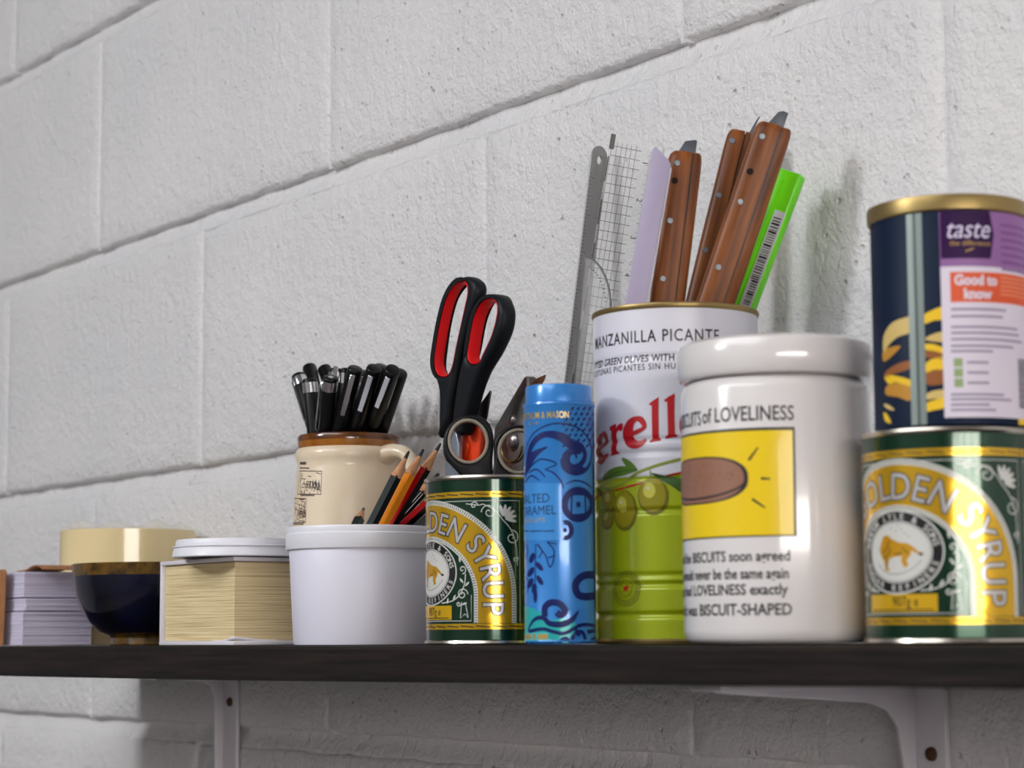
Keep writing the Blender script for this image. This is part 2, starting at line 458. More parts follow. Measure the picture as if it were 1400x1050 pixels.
def shelf():
    bm = new(); secs = []
    for x, t in ((SHELF_END, .0245), (.62, .0237), (.9, .0225), (1.2, .0203), (1.5, .0178), (2.05, .0165)):
        secs.append((x, t))
    rings = []
    for x, t in secs:
        pr = [(-.0005, -.0004), (-.0005, -t), (-SD + .0025, -t), (-SD, -t + .0025), (-SD, -.0024), (-SD + .002, -.0004)]
        rings.append([bm.verts.new((x, y, z)) for y, z in pr])
    for a, b in zip(rings, rings[1:]):
        for k in range(6): bm.faces.new((a[k], a[(k + 1) % 6], b[(k + 1) % 6], b[k]))
    bm.faces.new(rings[0]); bm.faces.new(rings[-1][::-1])
    bmesh.ops.recalc_face_normals(bm, faces=bm.faces[:])
    tag(obj('wooden_shelf', bm, M_WOOD, smooth=25), 'dark brown stained wooden shelf board running along the white block wall', 'shelf')
shelf()
M_BRK = mat('white enamel', (214, 210, 216), .35)
M_RUST = mat('rusty screw', (92, 66, 44), .5, .7)
def bracket(xc, zt, label, arm=.16, fillet=1):
    t = thing('shelf_bracket', label, 'bracket', (xc, 0, zt)); hw = .0125
    bm = new(); o = [(-hw, -.2), (hw, -.2)] + [(hw - .006 + .006 * math.cos(a), -.006 + .006 * math.sin(a)) for a in [i * PI / 12 for i in range(7)]] + [(-hw + .006 + .006 * math.cos(a), -.006 + .006 * math.sin(a)) for a in [PI / 2 + i * PI / 12 for i in range(7)]]
    prism(bm, o, [], -.0045, -.0008, .0008); obj('wall_plate', bm, M_BRK, t)
    bm = new(); box(bm, (-hw, -arm, -.004), (hw, -.003, -.0004), .0008); obj('arm', bm, M_BRK, t)
    # pressed web along the left edge: rounded inside corner, tapering along the arm
    k = fillet
    out = [(0.0, -.002), (-.0, -.20), (.0095, -.20), (.0110, -.05 * k), (.0145, -.026 * k), (.022, -.0165 * k), (.035, -.0125 * k), (.07, -.010 * k), (arm - .02, -.0055), (arm - .012, -.002)]
    bm = new(); prism(bm, [(p[0], p[1]) for p in out], [], -hw, -hw + .003, .0006)
    for v in bm.verts: v.co = Vector((v.co.y, -v.co.x - .002, v.co.z))
    bmesh.ops.recalc_face_normals(bm, faces=bm.faces[:])
    obj('web', bm, M_BRK, t)
    for zs in ((-.040 if fillet == 1 else -.024), -.16):
        bm = new(); lathe(bm, [(0, .0035), (.002, .0034), (.0036, .0022), (.004, 0)], 20)
        for v in bm.verts: v.co = Vector((v.co.x + .002, -v.co.z - .0040, v.co.y + zs))
        bmesh.ops.recalc_face_normals(bm, faces=bm.faces[:])
        obj('screw', bm, M_RUST, t)
bracket(W(1270, 980, .004).x, -.0192, 'white steel shelf bracket with rounded corner below the right syrup tin')
bracket(W(314, 980, .004).x, -.0241, 'white steel shelf bracket below the thick book, half in shadow', arm=.085, fillet=.42)

# ------------------------------------------------------------------ syrup tins
M_GREEN = mat('tin green enamel', (10, 56, 34), .2, .5, .6)
M_GOLD = mat('tin gold', (226, 178, 34), .22, .65, .4)
M_GOLDF = mat('tin yellow flat', (222, 176, 20), .3, .35, .3)
M_SILV = mat('tin silver ink', (205, 203, 204), .25, .5, .3)
M_WINK = mat('tin white ink', (215, 215, 210), .3, .1, .3)
M_BINK = mat('black ink', (16, 16, 18), .35)
M_TAWNY = mat('lion yellow', (205, 150, 16), .35, .3)
TR, TH = .0409, .0998
def syrup_tin(center, rotdeg, label):
    """rotdeg: where the medallion sits, degrees right of the camera-facing line"""
    c = center; t = thing('syrup_tin', label, 'tin', (c[0], c[1], 0), facing_rot(c), 'two matching green and gold syrup tins')
    bm = new(); lathe(bm, [(0, .0022), (TR - .003, .0022), (TR - .0015, .0015), (TR - .0002, .003), (TR - .0002, TH - .003), (TR - .001, TH - .0025), (TR - .001, TH - .0045), (TR - .0018, TH - .006), (TR - .0018, .004), (0, .004)], 96); obj('body', bm, M_GREEN, t)
    bm = new(); lathe(bm, [(TR - .004, TH - .0085), (TR - .0032, TH - .0008), (TR - .0015, TH), (TR + .0007, TH - .0004), (TR + .0011, TH - .0016), (TR + .0004, TH - .0028), (TR - .001, TH - .003), (TR - .0025, TH - .0085)], 96, close=True); obj('top_rim', bm, M_TINSTEEL, t)
    bm = new(); lathe(bm, [(TR - .002, 0), (TR + .0004, 0), (TR + .0011, .001), (TR + .0007, .0024), (TR - .0004, .003), (TR - .002, .003)], 96, close=True); obj('base_rim', bm, M_TINSTEEL, t)
    mm = .001
    for side in (0, 1):
        p = Print(TR - .0002)
        s0 = TR * R_(rotdeg) + side * PI * TR
        def S(x, z): return (s0 + x * mm, z * mm)
        def arch(rx, rz, cz=29, zb=12.6, n=40):
            return [S(-rx, zb)] + [S(-rx * math.cos(PI * i / n), cz + rz * math.sin(PI * i / n)) for i in range(n + 1)] + [S(rx, zb)]
        P2 = PI * (TR - .0002) * 500
        for z0, z1 in ((9, 12.3), (86.3, 89.8)):          # gold chain stripes
            gk = 'gold_stripe#%d' % z0
            p.fill(gk, M_GOLD, [S(-P2, z0), S(P2, z0), S(P2, z1), S(-P2, z1)], 1e-4)
            x = -P2 + 2
            while x < P2 - 8:
                p.stroke(gk, M_BINK, [S(x, (z0 + z1) / 2 + .35), S(x + 8.4, (z0 + z1) / 2 - .35)], .7 * mm, 1.6e-4); x += 9.8
        # outer white tick border, gold arch, inner border
        p.fill('arch_border', M_WINK, arch(60, 56.8) , 1e-4, [arch(57.2, 54)])
        p.fill('gold_arch', M_GOLD, arch(57.2, 54), 1.2e-4, [arch(37.2, 35.2)])
        p.fill('arch_border', M_WINK, arch(37.2, 35.2), 1.2e-4, [arch(34.8, 32.8)])
        for (rx, rz, wdt) in ((58.6, 55.4, 2.0), (36, 34, 1.6)):
            path = arch(rx, rz, n=120); L = 0; step = 1.55 * mm; nxt = step
            for a, b in zip(path, path[1:]):
                d = math.hypot(b[0] - a[0], b[1] - a[1])
                while nxt < L + d:
                    q = (nxt - L) / d; x, z = a[0] + (b[0] - a[0]) * q, a[1] + (b[1] - a[1]) * q
                    tx, tz = (b[0] - a[0]) / d, (b[1] - a[1]) / d
                    p.stroke('arch_border', M_GREEN, [(x - tz * wdt * mm / 2, z + tx * wdt * mm / 2), (x + tz * wdt * mm / 2, z - tx * wdt * mm / 2)], .4 * mm, 2e-4); nxt += step
                L += d
        # arch lettering
        def on(phi): return 46.5 * math.sin(phi), 29 + 44.5 * math.cos(phi)
        letters = [('D', 3, 73.2, -3), ('E', 13.2, 71.5, -16), ('N', 23.6, 67.6, -31), ('S', 36.2, 59.3, -48), ('Y', 41.2, 51.6, -62), ('R', 45.3, 42.6, -78), ('U', 46.6, 32.0, -88), ('P', 46.6, 21.2, -90),
                   ('L', -7, 73.0, 8), ('O', -17.5, 70.5, 22), ('G', -29, 64.8, 38), ('S', -38, 57, 52), ("'", -42, 51, 60), ('E', -44.5, 45, 72), ('L', -46, 36.5, 82), ('Y', -46.6, 27.5, 88), ('L', -46.6, 18.5, 90)]
        for ch, x, z, ang in letters:
            r = R_(ang); sz = 17.5 * mm; dz = -.36 * sz
            ax, az = s0 + x * mm - dz * math.sin(r), z * mm + dz * math.cos(r)
            p.text('arch_lettering', M_BINK, ch, sz, (ax, az), r, 1.8e-4, sx=.9, offset=.00075)
            p.text('arch_lettering', M_SILV, ch, sz, (ax, az), r, 2.6e-4, sx=.9, offset=.00012)
        # medallion
        p.fill('medallion', M_WINK, [S(*q) for q in ell(0, 42.5, 23.8, 19.6, 48)], 1.4e-4)
        p.fill('medallion', M_BINK, [S(*q) for q in ell(0, 42.5, 23.0, 18.8, 48)], 1.8e-4)
        p.fill('medallion', M_WINK, [S(*q) for q in ell(0, 42.5, 18.4, 14.4, 48)], 2.4e-4)
        p.stroke('medallion', M_BINK, [S(*q) for q in ell(0, 42.5, 17.6, 13.7, 48)], .25 * mm, 3e-4, closed=True)
        def ring_text(s, rx, rz, a0, a1, inward):
            n = len(s)
            for i, ch in enumerate(s):
                a = R_(a0 + (a1 - a0) * i / (n - 1)); x, z = rx * math.cos(a), 42.5 + rz * math.sin(a)
                tang = math.atan2(rz * math.cos(a), -rx * math.sin(a))
                rot = tang + PI if inward else tang
                sz = 4.3 * mm; dz = -.35 * sz
                if ch != ' ': p.text('medallion', M_WINK, ch, sz, (s0 + x * mm - dz * math.sin(rot), z * mm + dz * math.cos(rot)), rot, 2.8e-4, offset=.00006)
        ring_text('ABRAM LYLE & SONS', 20.7, 16.6, 168, 12, True)
        ring_text('SUGAR REFINERS', 20.7, 16.6, 200, 340, False)
        # lion lying under a few bees
        p.fill('lion_emblem', M_TAWNY, [S(*q) for q in ((-9.5, 47), (-8, 50), (-5, 50.5), (-2.5, 48.6), (2, 46.8), (6, 46.4), (8.6, 45), (12.5, 41.8), (12, 41), (8, 43), (7.8, 41), (5.5, 38.5), (6.5, 36), (4.2, 35.2), (2.6, 38.6), (3.2, 40.6), (-1.5, 40.3), (-4.5, 39.4), (-5.5, 36), (-4.2, 33.9), (-6.8, 34), (-7.6, 38), (-9.8, 41), (-11, 44))], 3e-4)
        p.fill('lion_emblem', M_BINK, [S(*q) for q in ell(12.8, 41.2, 1.2, .7, 10)], 3.4e-4)
        for q in ((-9, 42, -4, 48), (-8.2, 39.6, -3.4, 44.5), (-1, 41.6, 3, 42.6), (3.2, 44.5, 6.6, 41.5), (-6.6, 36, -6, 39.5)):
            p.stroke('lion_emblem', M_BINK, [S(q[0], q[1]), S((q[0] + q[2]) / 2 + .8, (q[1] + q[3]) / 2 - .5), S(q[2], q[3])], .45 * mm, 3.4e-4, n=4)
        for q in ((0, 52), (3, 53), (-3, 53.4), (5, 51), (1.5, 54.6), (7, 49.6)): p.fill('lion_emblem', M_BINK, [S(*e) for e in ell(q[0], q[1], .35, .3, 6)], 3e-4)
        p.stroke('lion_emblem', M_BINK, [S(-12, 37), S(-6, 33), S(2, 32.5), S(9, 35), S(13, 38.5)], .22 * mm, 3e-4, n=5)
        # weight panel
        p.fill('weight_panel', M_GOLDF, [S(-20, 14.8), S(20, 14.8), S(20, 23), S(-20, 23)], 1.6e-4)
        p.text('weight_panel', M_BINK, '907g e', 6.6 * mm, S(4, 17.4), 0, 2.4e-4, sx=.8)
        p.stroke('weight_panel', M_BINK, [S(-18, 15.8), S(18, 15.8)], .5 * mm, 2.4e-4)
        # frame lines and filigree
        p.stroke('filigree', M_WINK, [S(-33, 14), S(33.2, 14), S(33.2, 29)], .35 * mm, 1.4e-4)
        p.stroke('filigree', M_WINK, [S(-62.3, 13), S(-62.3, 84.2), S(62.3, 84.2), S(62.3, 13)], .4 * mm, 1.2e-4)
        for m in (1, -1):
            def SP(q): return [S(m * a, b) for a, b in q]
            def curl(x, z, r, tn, a0, d, wd=.55): p.stroke('filigree', M_WINK, SP(spiral(x, z, r, tn, a0, d)), [wd * mm] * 29, 1.4e-4)
            # spandrel
            curl(44, 77.5, 4.6, 1.4, PI, -1); curl(57.5, 62.5, 4.4, 1.4, PI / 2, -1); curl(35, 81.5, 2.4, 1.2, 0, 1); curl(59.5, 50, 2.0, 1.2, 1.2, -1)
            for k in range(6):
                a = R_(-15 + k * 24); x, z = 52.5 + 1.2 * math.cos(a), 74 + 1.2 * math.sin(a)
                p.fill('filigree', M_WINK, SP(ell(x + 3.3 * math.cos(a), z + 3.3 * math.sin(a), 3.6, 1.05, 12, rot=a)), 1.4e-4)
            p.stroke('filigree', M_WINK, SP([(30, 82.6), (38, 81.6), (41, 82), (48, 78), (52, 73), (57, 67), (60, 58), (60.8, 46)]), .5 * mm, 1.4e-4, n=5)
            # inside the arch beside the medallion
            curl(27.5, 29.5, 3.6, 1.5, 0, 1); curl(27.6, 44, 2.6, 1.2, -PI / 2, 1); curl(25, 24, 1.6, 1.2, 0, -1)
            p.stroke('filigree', M_WINK, SP([(12, 24.5), (20, 25.6), (25.5, 29), (28.8, 35), (29.6, 41.5)]), .6 * mm, 1.4e-4, n=5)
            for x, z, a in ((22, 27.8, 60), (27, 37.5, 130), (30.6, 35.5, 45), (25.8, 50, 100), (17, 25.8, 80), (28.8, 24, 20)):
                p.fill('filigree', M_WINK, SP(ell(x, z, 1.7, .6, 10, rot=R_(a))), 1.4e-4)
            p.stroke('filigree', M_WINK, SP([(27, 25), (26.2, 15.6), (29, 18), (31.2, 15.8), (29.6, 24)]), .45 * mm, 1.4e-4)
        p.build(t)
    return t
C_SL = (1.085, -.12); C_SR = (1.4431, -.10)
syrup_tin(C_SL, -65, 'green and gold syrup tin holding scissors, left of the blue tube')
syrup_tin(C_SR, -37, 'green and gold syrup tin carrying the purple labelled tin')

# ------------------------------------------------------------------ purple labelled tin on top
def purple_tin():
    c = (1.4470, -.10); Rb = .0369; H0 = TH; H = .1085
    t = thing('food_tin', 'navy tin with purple and white label standing on the right syrup tin', 'tin', (c[0], c[1], H0), facing_rot(c))
    M_NAVY = mat('navy tin', (3, 25, 52), .5, 0, spec=.2)
    bm = new(); lathe(bm, [(0, .0002), (Rb - .002, .0002), (Rb, .001), (Rb, H - .006), (Rb - .0006, H - .005), (Rb - .001, H - .008), (Rb - .001, .002), (0, .002)], 96); obj('body', bm, M_NAVY, t)
    bm = new(); lathe(bm, [(0, H - .003), (Rb - .004, H - .003), (Rb - .003, H), (Rb - .0005, H + .0006), (Rb + .0012, H), (Rb + .0016, H - .002), (Rb + .0014, H - .0068), (Rb + .0004, H - .0075), (Rb - .0003, H - .0074)], 96); obj('lid', bm, M_GOLDRIM, t)
    p = Print(Rb, center=c, zbase=H0)
    X = lambda x, y: (1170 + x / 3.087, 240 + y / 3.087)
    zt = H - .0078; T = lambda x, y: p.T(*X(x, y))
    M_SEAM = mat('grey seam', (132, 142, 138), .4, .6); M_SEAM2 = mat('seam dark', (78, 90, 90), .4, .5)
    M_LIL = mat('label lilac', (146, 98, 158), .5); M_PUR = mat('label deep purple', (46, 8, 66), .5, spec=.2); M_WH = mat('label white', (222, 214, 228), .5)
    M_OR = mat('label orange', (222, 84, 34), .5); M_GREY = mat('label print grey', (150, 140, 165), .6); M_GRN = mat('label green', (150, 172, 120), .6)
    M_Y = mat('pasta yellow', (238, 196, 20), .5); M_TAN = mat('pasta tan', (212, 184, 110), .5); M_BR = mat('pasta brown', (146, 84, 30), .5); M_OCH = mat('pasta ochre', (190, 134, 30), .5)
    M_CR = mat('label script white', (214, 206, 232), .5); M_GI = mat('label gold ink', (190, 150, 70), .5)
    s = lambda x: T(x, 500)[0]
    def rect(key, m, x0, x1, y0, y1, eps):
        a, b = s(x0), s(x1); z0, z1 = T(x0, y0)[1], T(x0, y1)[1]
        p.fill(key, m, [(a, z1), (b, z1), (b, z0), (a, z0)], eps)
    # seam
    a, b = s(222), s(287)
    p.fill('side_seam', M_SEAM, [(a, 0.001), (b, .001), (b, zt), (a, zt)], 2e-4)
    p.fill('side_seam', M_SEAM2, [(a + (b - a) * .42, 0.001), (a + (b - a) * .6, .001), (a + (b - a) * .6, zt), (a + (b - a) * .42, zt)], 3e-4)
    # pasta pieces printed on the navy
    def shp(m, pts, eps=1.2e-4, n=3): p.fillT('printed_pasta', m, [X(*q) for q in pts], eps, n)
    shp(M_TAN, [(118, 680), (150, 625), (200, 602), (232, 600), (232, 660), (180, 680), (140, 715), (118, 750)])
    shp(M_OCH, [(118, 740), (190, 718), (150, 765), (118, 785)]); shp(M_BR, [(122, 835), (165, 800), (225, 782), (228, 815), (170, 835), (130, 850)])
    shp(M_Y, [(122, 850), (150, 842), (230, 862), (232, 890), (170, 872), (140, 880)]); shp(M_OCH, [(130, 890), (170, 876), (232, 892), (230, 950), (180, 935), (128, 925)])
    shp(M_TAN, [(118, 965), (140, 968), (165, 990), (135, 985)]); shp(M_Y, [(118, 1000), (135, 1010), (150, 1045), (125, 1035)])
    shp(M_Y, [(287, 590), (320, 570), (368, 555), (372, 605), (330, 612), (290, 625)]); shp(M_TAN, [(292, 690), (330, 668), (374, 660), (374, 700), (330, 700)])
    shp(M_Y, [(290, 712), (330, 712), (374, 730), (374, 752), (330, 740), (292, 735)]); shp(M_BR, [(295, 742), (330, 742), (374, 758), (374, 775), (330, 772), (297, 768)])
    shp(M_Y, [(292, 800), (320, 775), (374, 768), (374, 815), (330, 820), (296, 832)]); shp(M_BR, [(298, 835), (330, 824), (374, 822), (374, 875), (330, 885), (300, 880)])
    shp(M_TAN, [(294, 925), (330, 908), (376, 905), (376, 935), (330, 942), (298, 945)]); shp(M_Y, [(292, 965), (330, 948), (376, 938), (376, 978), (330, 990), (296, 996)])
    # paper label
    ax = s(360); bx = Rb * R_(150)
    zsplit = T(380, 385)[1]; zbot = T(380, 1022)[1]
    p.fill('paper_label', M_LIL, [(ax, zsplit), (bx, zsplit), (bx, zt), (ax, zt)], 2.5e-4)
    p.fill('paper_label', M_WH, [(ax, zbot), (bx, zbot), (bx, zsplit), (ax, zsplit)], 2.5e-4)
    k = s(590) - s(362)
    za, zb = T(362, 145)[1], T(362, 352)[1]
    p.fill('paper_label', M_PUR, [(ax + .0004, zb), (ax + k * .92, zb), (ax + k, (za + zb) / 2), (ax + k * .92, za), (ax + .0004, za)], 3.2e-4)
    p.text('label_lettering#a', M_CR, 'taste', .0128, (ax + k * .5, zb + (za - zb) * .42), 0, 4e-4, sx=.84, shear=.3, bold=.00005)
    p.text('label_lettering#b', M_GI, 'the difference', .0035, (ax + k * .55, zb + (za - zb) * .26), 0, 4e-4)
    p.stroke('label_lettering', M_GI, [(ax + k * .45, zb + (za - zb) * .14), (ax + k * .6, zb + (za - zb) * .2)], .0006, 4e-4)
    xo = s(400); zo0, zo1 = T(400, 535)[1], T(400, 408)[1]
    p.fill('paper_label', M_OR, [(xo, zo0), (bx - .01, zo0), (bx - .01, zo1), (xo, zo1)], 3.2e-4)
    kk = s(590) - s(400)
    p.text('label_lettering#c', M_WH, 'Good to', .0066, (xo + kk * .56, zo0 + (zo1 - zo0) * .58), 0, 4e-4, bold=.0003, sx=.9)
    p.text('label_lettering#c', M_WH, 'know', .0066, (xo + kk * .58, zo0 + (zo1 - zo0) * .12), 0, 4e-4, bold=.0003, sx=.9)
    rnd = random.Random(3)
    for i in range(5): p.stroke('label_lettering', mat('orange print pale', (236, 150, 110), .6), [(xo + kk * 1.12, zo1 - .002 - i * .002), (xo + kk * (1.9 + rnd.random() * .5), zo1 - .002 - i * .002)], .0006, 4e-4)
    for i in range(7): p.stroke('label_lettering', mat('lilac print', (118, 70, 132), .6), [(ax + k * 1.15, zt - .006 - i * .0035), (ax + k * (2.0 + rnd.random() * .4), zt - .006 - i * .0035)], .001, 4e-4)
    for y, x1 in ((565, 630), (595, 615), (640, 690), (665, 700), (692, 720), (720, 660), (742, 570), (925, 610), (945, 640), (968, 550), (990, 575)):
        a = T(402, y); p.stroke('label_lettering', M_GREY, [a, (s(min(x1, 640)) + max(0, x1 - 640) * .00012, a[1])], .0011, 4e-4)
    for i in range(3):
        za_, zb_ = T(405, 772 + i * 43)[1], T(405, 808 + i * 43)[1]
        p.fill('label_lettering', M_GRN, [(s(405), zb_), (s(442), zb_), (s(442), za_), (s(405), za_)], 4e-4)
        p.stroke('label_lettering', M_GREY, [(s(460), (za_ + zb_) / 2), (s(550), (za_ + zb_) / 2)], .0011, 4e-4)
    zz0, zz1 = T(680, 980)[1], T(680, 770)[1]
    for i in range(22):
        z = zz0 + (zz1 - zz0) * i / 22
        p.fill('label_lettering', M_BINK, [(s(672), z), (s(672) + .018, z), (s(672) + .018, z + (.0004 + rnd.random() * .0005)), (s(672), z + .0006)], 4e-4)
    # gold line at the bottom right
    p.fill('paper_label', M_Y, [(s(668), .0012), (bx, .0012), (bx, .004), (s(668), .004)], 3e-4)
    p.build(t)
purple_tin()

# ------------------------------------------------------------------ white ceramic biscuit jar
def biscuit_jar():
    c = (1.355, -.131); Rb = .0474; H = .1305
    t = thing('biscuit_jar', 'white ceramic lidded jar with yellow biscuit cartoon, beside the stacked tins', 'jar', (c[0], c[1], 0), facing_rot(c))
    M_CER = mat('white glaze', (226, 222, 222), .18, 0, .5)
    bm = new(); lathe(bm, [(0, .0006), (Rb - .006, .0006), (Rb - .003, .0012), (Rb - .0008, .003), (Rb, .007), (Rb, H - .006), (Rb - .001, H - .0025), (Rb - .004, H), (Rb - .0055, H - .001), (Rb - .006, H - .01), (Rb - .006, .006), (0, .006)], 96); obj('body', bm, M_CER, t)
    bm = new(); z0 = H + .0004
    lathe(bm, [(0, z0 + .001), (Rb - .004, z0), (Rb + .0004, z0 + .0008), (Rb + .0018, z0 + .003), (Rb + .0018, z0 + .014), (Rb + .0006, z0 + .0178), (Rb - .003, z0 + .0198), (Rb - .012, z0 + .0204), (0, z0 + .021)], 96); obj('lid', bm, M_CER, t)
    p = Print(Rb, center=c); X = lambda x, y: (920 + x / 2.283, 440 + y / 2.283); T = lambda x, y: p.T(*X(x, y))
    M_Y = mat('jar yellow', (240, 206, 10), .35, 0, .2); M_BIS = mat('jar biscuit brown', (148, 104, 84), .4); M_INK = mat('jar ink', (36, 32, 36), .4)
    M_DK = mat('biscuit dots', (112, 66, 48), .4)
    sr = T(377, 500)[0]; sl = -Rb * R_(118); zb, zt = T(300, 667)[1], T(300, 336)[1]
    p.fill('printed_panel', M_INK, [(sl, zb - .0010), (sr + .0010, zb - .0004), (sr + .0010, zt + .0012), (sl, zt + .0008)], 1e-4)
    p.fill('printed_panel', M_Y, [(sl + .001, zb), (sr - .0003, zb + .0003), (sr - .0001, zt - .0004), (sl + .001, zt)], 2e-4)
    # biscuit
    cz = T(100, 495)[1]; sc = -Rb * R_(56); rs = T(236, 495)[0] - sc; rz = (T(100, 430)[1] - T(100, 578)[1]) / 2
    e = lambda k, dz=0, kz=1: [(sc + rs * k * math.copysign(abs(math.cos(a)) ** .72, math.cos(a)), cz + dz + rz * k * kz * math.copysign(abs(math.sin(a)) ** .8, math.sin(a))) for a in [2 * PI * i / 48 for i in range(48)]]
    p.fill('printed_biscuit', M_INK, e(1.0), 3e-4); p.fill('printed_biscuit', M_BIS, e(.935), 3.6e-4)
    p.stroke('printed_biscuit', M_INK, [(sc + rs * .95 * math.cos(a), cz - rz * .1 + rz * .66 * math.sin(a)) for a in [PI + i * PI / 24 for i in range(25)]], .0011, 4.2e-4)
    rnd = random.Random(5)
    for i in range(40):
        a, r = rnd.uniform(0, 2 * PI), rnd.random() ** .5 * .8; p.fill('printed_biscuit', M_DK, ell(sc + rs * r * math.cos(a), cz + rz * .18 + rz * .62 * r * math.sin(a), .0004, .0004, 6), 4e-4)
    for a, b in (((237, 432), (266, 392)), ((275, 489), (305, 490)), ((248, 553), (288, 580))): p.strokeT('printed_biscuit', M_INK, [X(*a), X(*b)], [.0013, .0007], 3e-4)
    # handwriting
    for s, xl, xr, yl, yr, h in (('of LOVELINESS', 92, 378, 318, 306, .0102),):
        p.textT('printed_lettering', M_INK, s, X(xl, yl), X(xr, yr), h, bold=.012)
    def left(s, xr, yr, width, size):
        key = 'printed_lettering#%d' % yr; a = T(xr, yr); tr = text_tris(s, 1, align='LEFT', bold=.02); wd = max(x for t in tr for x, y in t); sx = width / (wd * size)
        p.tris(key, M_INK, [tuple((a[0] - width + x * size * sx, a[1] + y * size) for x, y in q) for q in tr], 1.5e-4)
    a = T(88, 320); bw = .036
    tr = text_tris('The BISCUITS', 1, align='LEFT', bold=.012); wd = max(x for q in tr for x, y in q)
    p.tris('printed_lettering', M_INK, [tuple((a[0] - bw + x * bw / wd, a[1] - .0004 + y * .0102) for x, y in q) for q in tr], 1.5e-4)
    left('and the BISCUITS soon agreed', 366, 745, .077, .0072); left('they would never be the same again', 362, 800, .080, .0072)
    left('they had LOVELINESS exactly', 360, 850, .079, .0072); left('and it was BISCUIT-SHAPED', 372, 914, .081, .0078)
    p.build(t)
biscuit_jar()

# ------------------------------------------------------------------ olive can
C_OL = (1.213, -.08); R_OL = .0470; H_OL = .1885
def olive_can():
    c = C_OL; Rb = R_OL; H = H_OL
    beads = [(.016, .0013), (.0325, .0013), (.0375, .0010), (.073, .0012), (.0905, .0010), (.105, .0010), (.112, .0008), (.158, .0008)]
    def rad(z):
        r = Rb
        for zc, d in beads:
            q = abs(z - zc) / .0028
            if q < 1: r -= d * (math.cos(q * PI) + 1) / 2
        return r
    t = thing('olive_can', 'tall white and lime olive can holding lino cutters and plastic strips', 'can', (c[0], c[1], 0), facing_rot(c))
    M_CANW = mat('can white enamel', (222, 221, 232), .28, 0, .35); M_LIME = mat('can lime enamel', (172, 188, 14), .25, .1, .4)
    M_RED = mat('can red', (190, 16, 26), .35); M_INK = mat('can ink', (48, 42, 50), .4)
    zs = []
    z = .003
    while z < H - .003: zs.append(z); z += .0007
    zl = .0925
    bm = new(); lathe(bm, [(0, .002), (Rb - .002, .002)] + [(rad(q), q) for q in zs if q <= zl], 96, mi=1); lathe(bm, [(rad(q), q) for q in zs if q > zl - .0007] + [(Rb - .001, H - .003), (Rb - .001, H - .006)] + [(rad(q) - .0009, q) for q in zs[::-1][12::4]] + [(0, .005)], 96, mi=0)
    obj('body', bm, [M_CANW, M_LIME], t)
    for nm, pr in (('top_rim', [(Rb - .003, H - .005), (Rb - .0022, H - .0004), (Rb - .0008, H), (Rb + .0008, H - .0006), (Rb + .0011, H - .002), (Rb + .0004, H - .0034), (Rb - .0012, H - .004)]), ('base_rim', [(Rb - .002, 0), (Rb + .0006, .0002), (Rb + .001, .0018), (Rb + .0002, .003), (Rb - .002, .0032)])):
        bm = new(); lathe(bm, pr, 96, close=True); obj(nm, bm, M_GOLDRIM, t)
    cuts = [zc + d for zc, _ in beads for d in (-.0028, -.0021, -.0014, -.0007, 0, .0007, .0014, .0021, .0028)]
    p = Print(Rb, rad, c, 0, zcuts=cuts)
    # red wavy border between white and lime
    PX = lambda x, y: (700 + x / 2.625, 500 + y / 2.625)
    Y8 = lambda x, y: (800 + x / 4.375, 400 + y / 4.375)
    curve = [p.T(*PX(*q)) for q in ((318, 462), (340, 456), (380, 445), (440, 428), (520, 405), (600, 385))]
    curve = [(-Rb * 2.6, curve[0][1] - .006), (-Rb * 1.9, curve[0][1] - .004)] + curve + [(curve[-1][0] + .012, curve[-1][1] + .002), (curve[-1][0] + .035, curve[-1][1] - .003), (Rb * 2.6, curve[0][1] - .006)]
    cs = [(v[0], v[1]) for v in smooth_path([(a, b, 0) for a, b in curve], 5)]
    p.fill('lime_band', M_LIME, [(cs[0][0], zl - .002), (cs[-1][0], zl - .002)] + [(a, max(b, zl - .0018)) for a, b in cs[::-1]], 1.0e-4)
    p.stroke('red_line', M_RED, cs, .0011, 2e-4)
    # headings
    zc1 = p.T(*Y8(300, 300))[1]
    def heading(s, right_px, h, wd, eps=1.8e-4, m=M_INK, sp=1.15, bold=.0):
        a = p.T(*right_px); tr = text_tris(s, 1, align='LEFT', spacing=sp, bold=bold); ww = max(x for q in tr for x, y in q)
        p.tris('printed_lettering#%d' % right_px[1], m, [tuple((a[0] - wd + x / ww * wd, a[1] + y * h) for x, y in q) for q in tr], eps)
    heading('MANZANILLA PICANTE', (983, 467), .0096, .087, bold=.01)
    heading('PITTED GREEN OLIVES WITH CHILLI', (962, 493), .0056, .082, sp=1.05, bold=.012)
    heading('ACEITUNAS PICANTES SIN HUESO', (945, 504), .0050, .075, sp=1.2)
    # the red name, letters drawn as shapes
    def glyph(pts, holes=()):
        q = [p.T(*Y8(*a)) for a in pts]; p.fill('printed_name', M_RED, q, 2.4e-4, [[p.T(*Y8(*a)) for a in h] for h in holes])
    def gs(pts, wd): p.strokeT('printed_name', M_RED, [Y8(*a) for a in pts], wd, 2.4e-4, n=6)
    glyph([(472, 642), (500, 622), (535, 603), (533, 700), (536, 845), (552, 850), (551, 862), (478, 874), (479, 862), (496, 850), (492, 700), (490, 650), (478, 654)])
    glyph([(383, 664), (408, 645), (439, 625), (438, 720), (441, 868), (453, 874), (452, 884), (384, 897), (385, 885), (401, 873), (399, 740), (398, 672), (387, 676)])
    # e : open bowl with a bar
    gs([(262, 850), (300, 838), (348, 812), (352, 790), (335, 762), (308, 755), (275, 778), (258, 825), (260, 872), (282, 902), (315, 908), (345, 895), (362, 876)], [.0022, .0026, .0022, .0030, .0036, .0028, .0048, .0072, .0072, .0056, .0042, .0028, .0010])
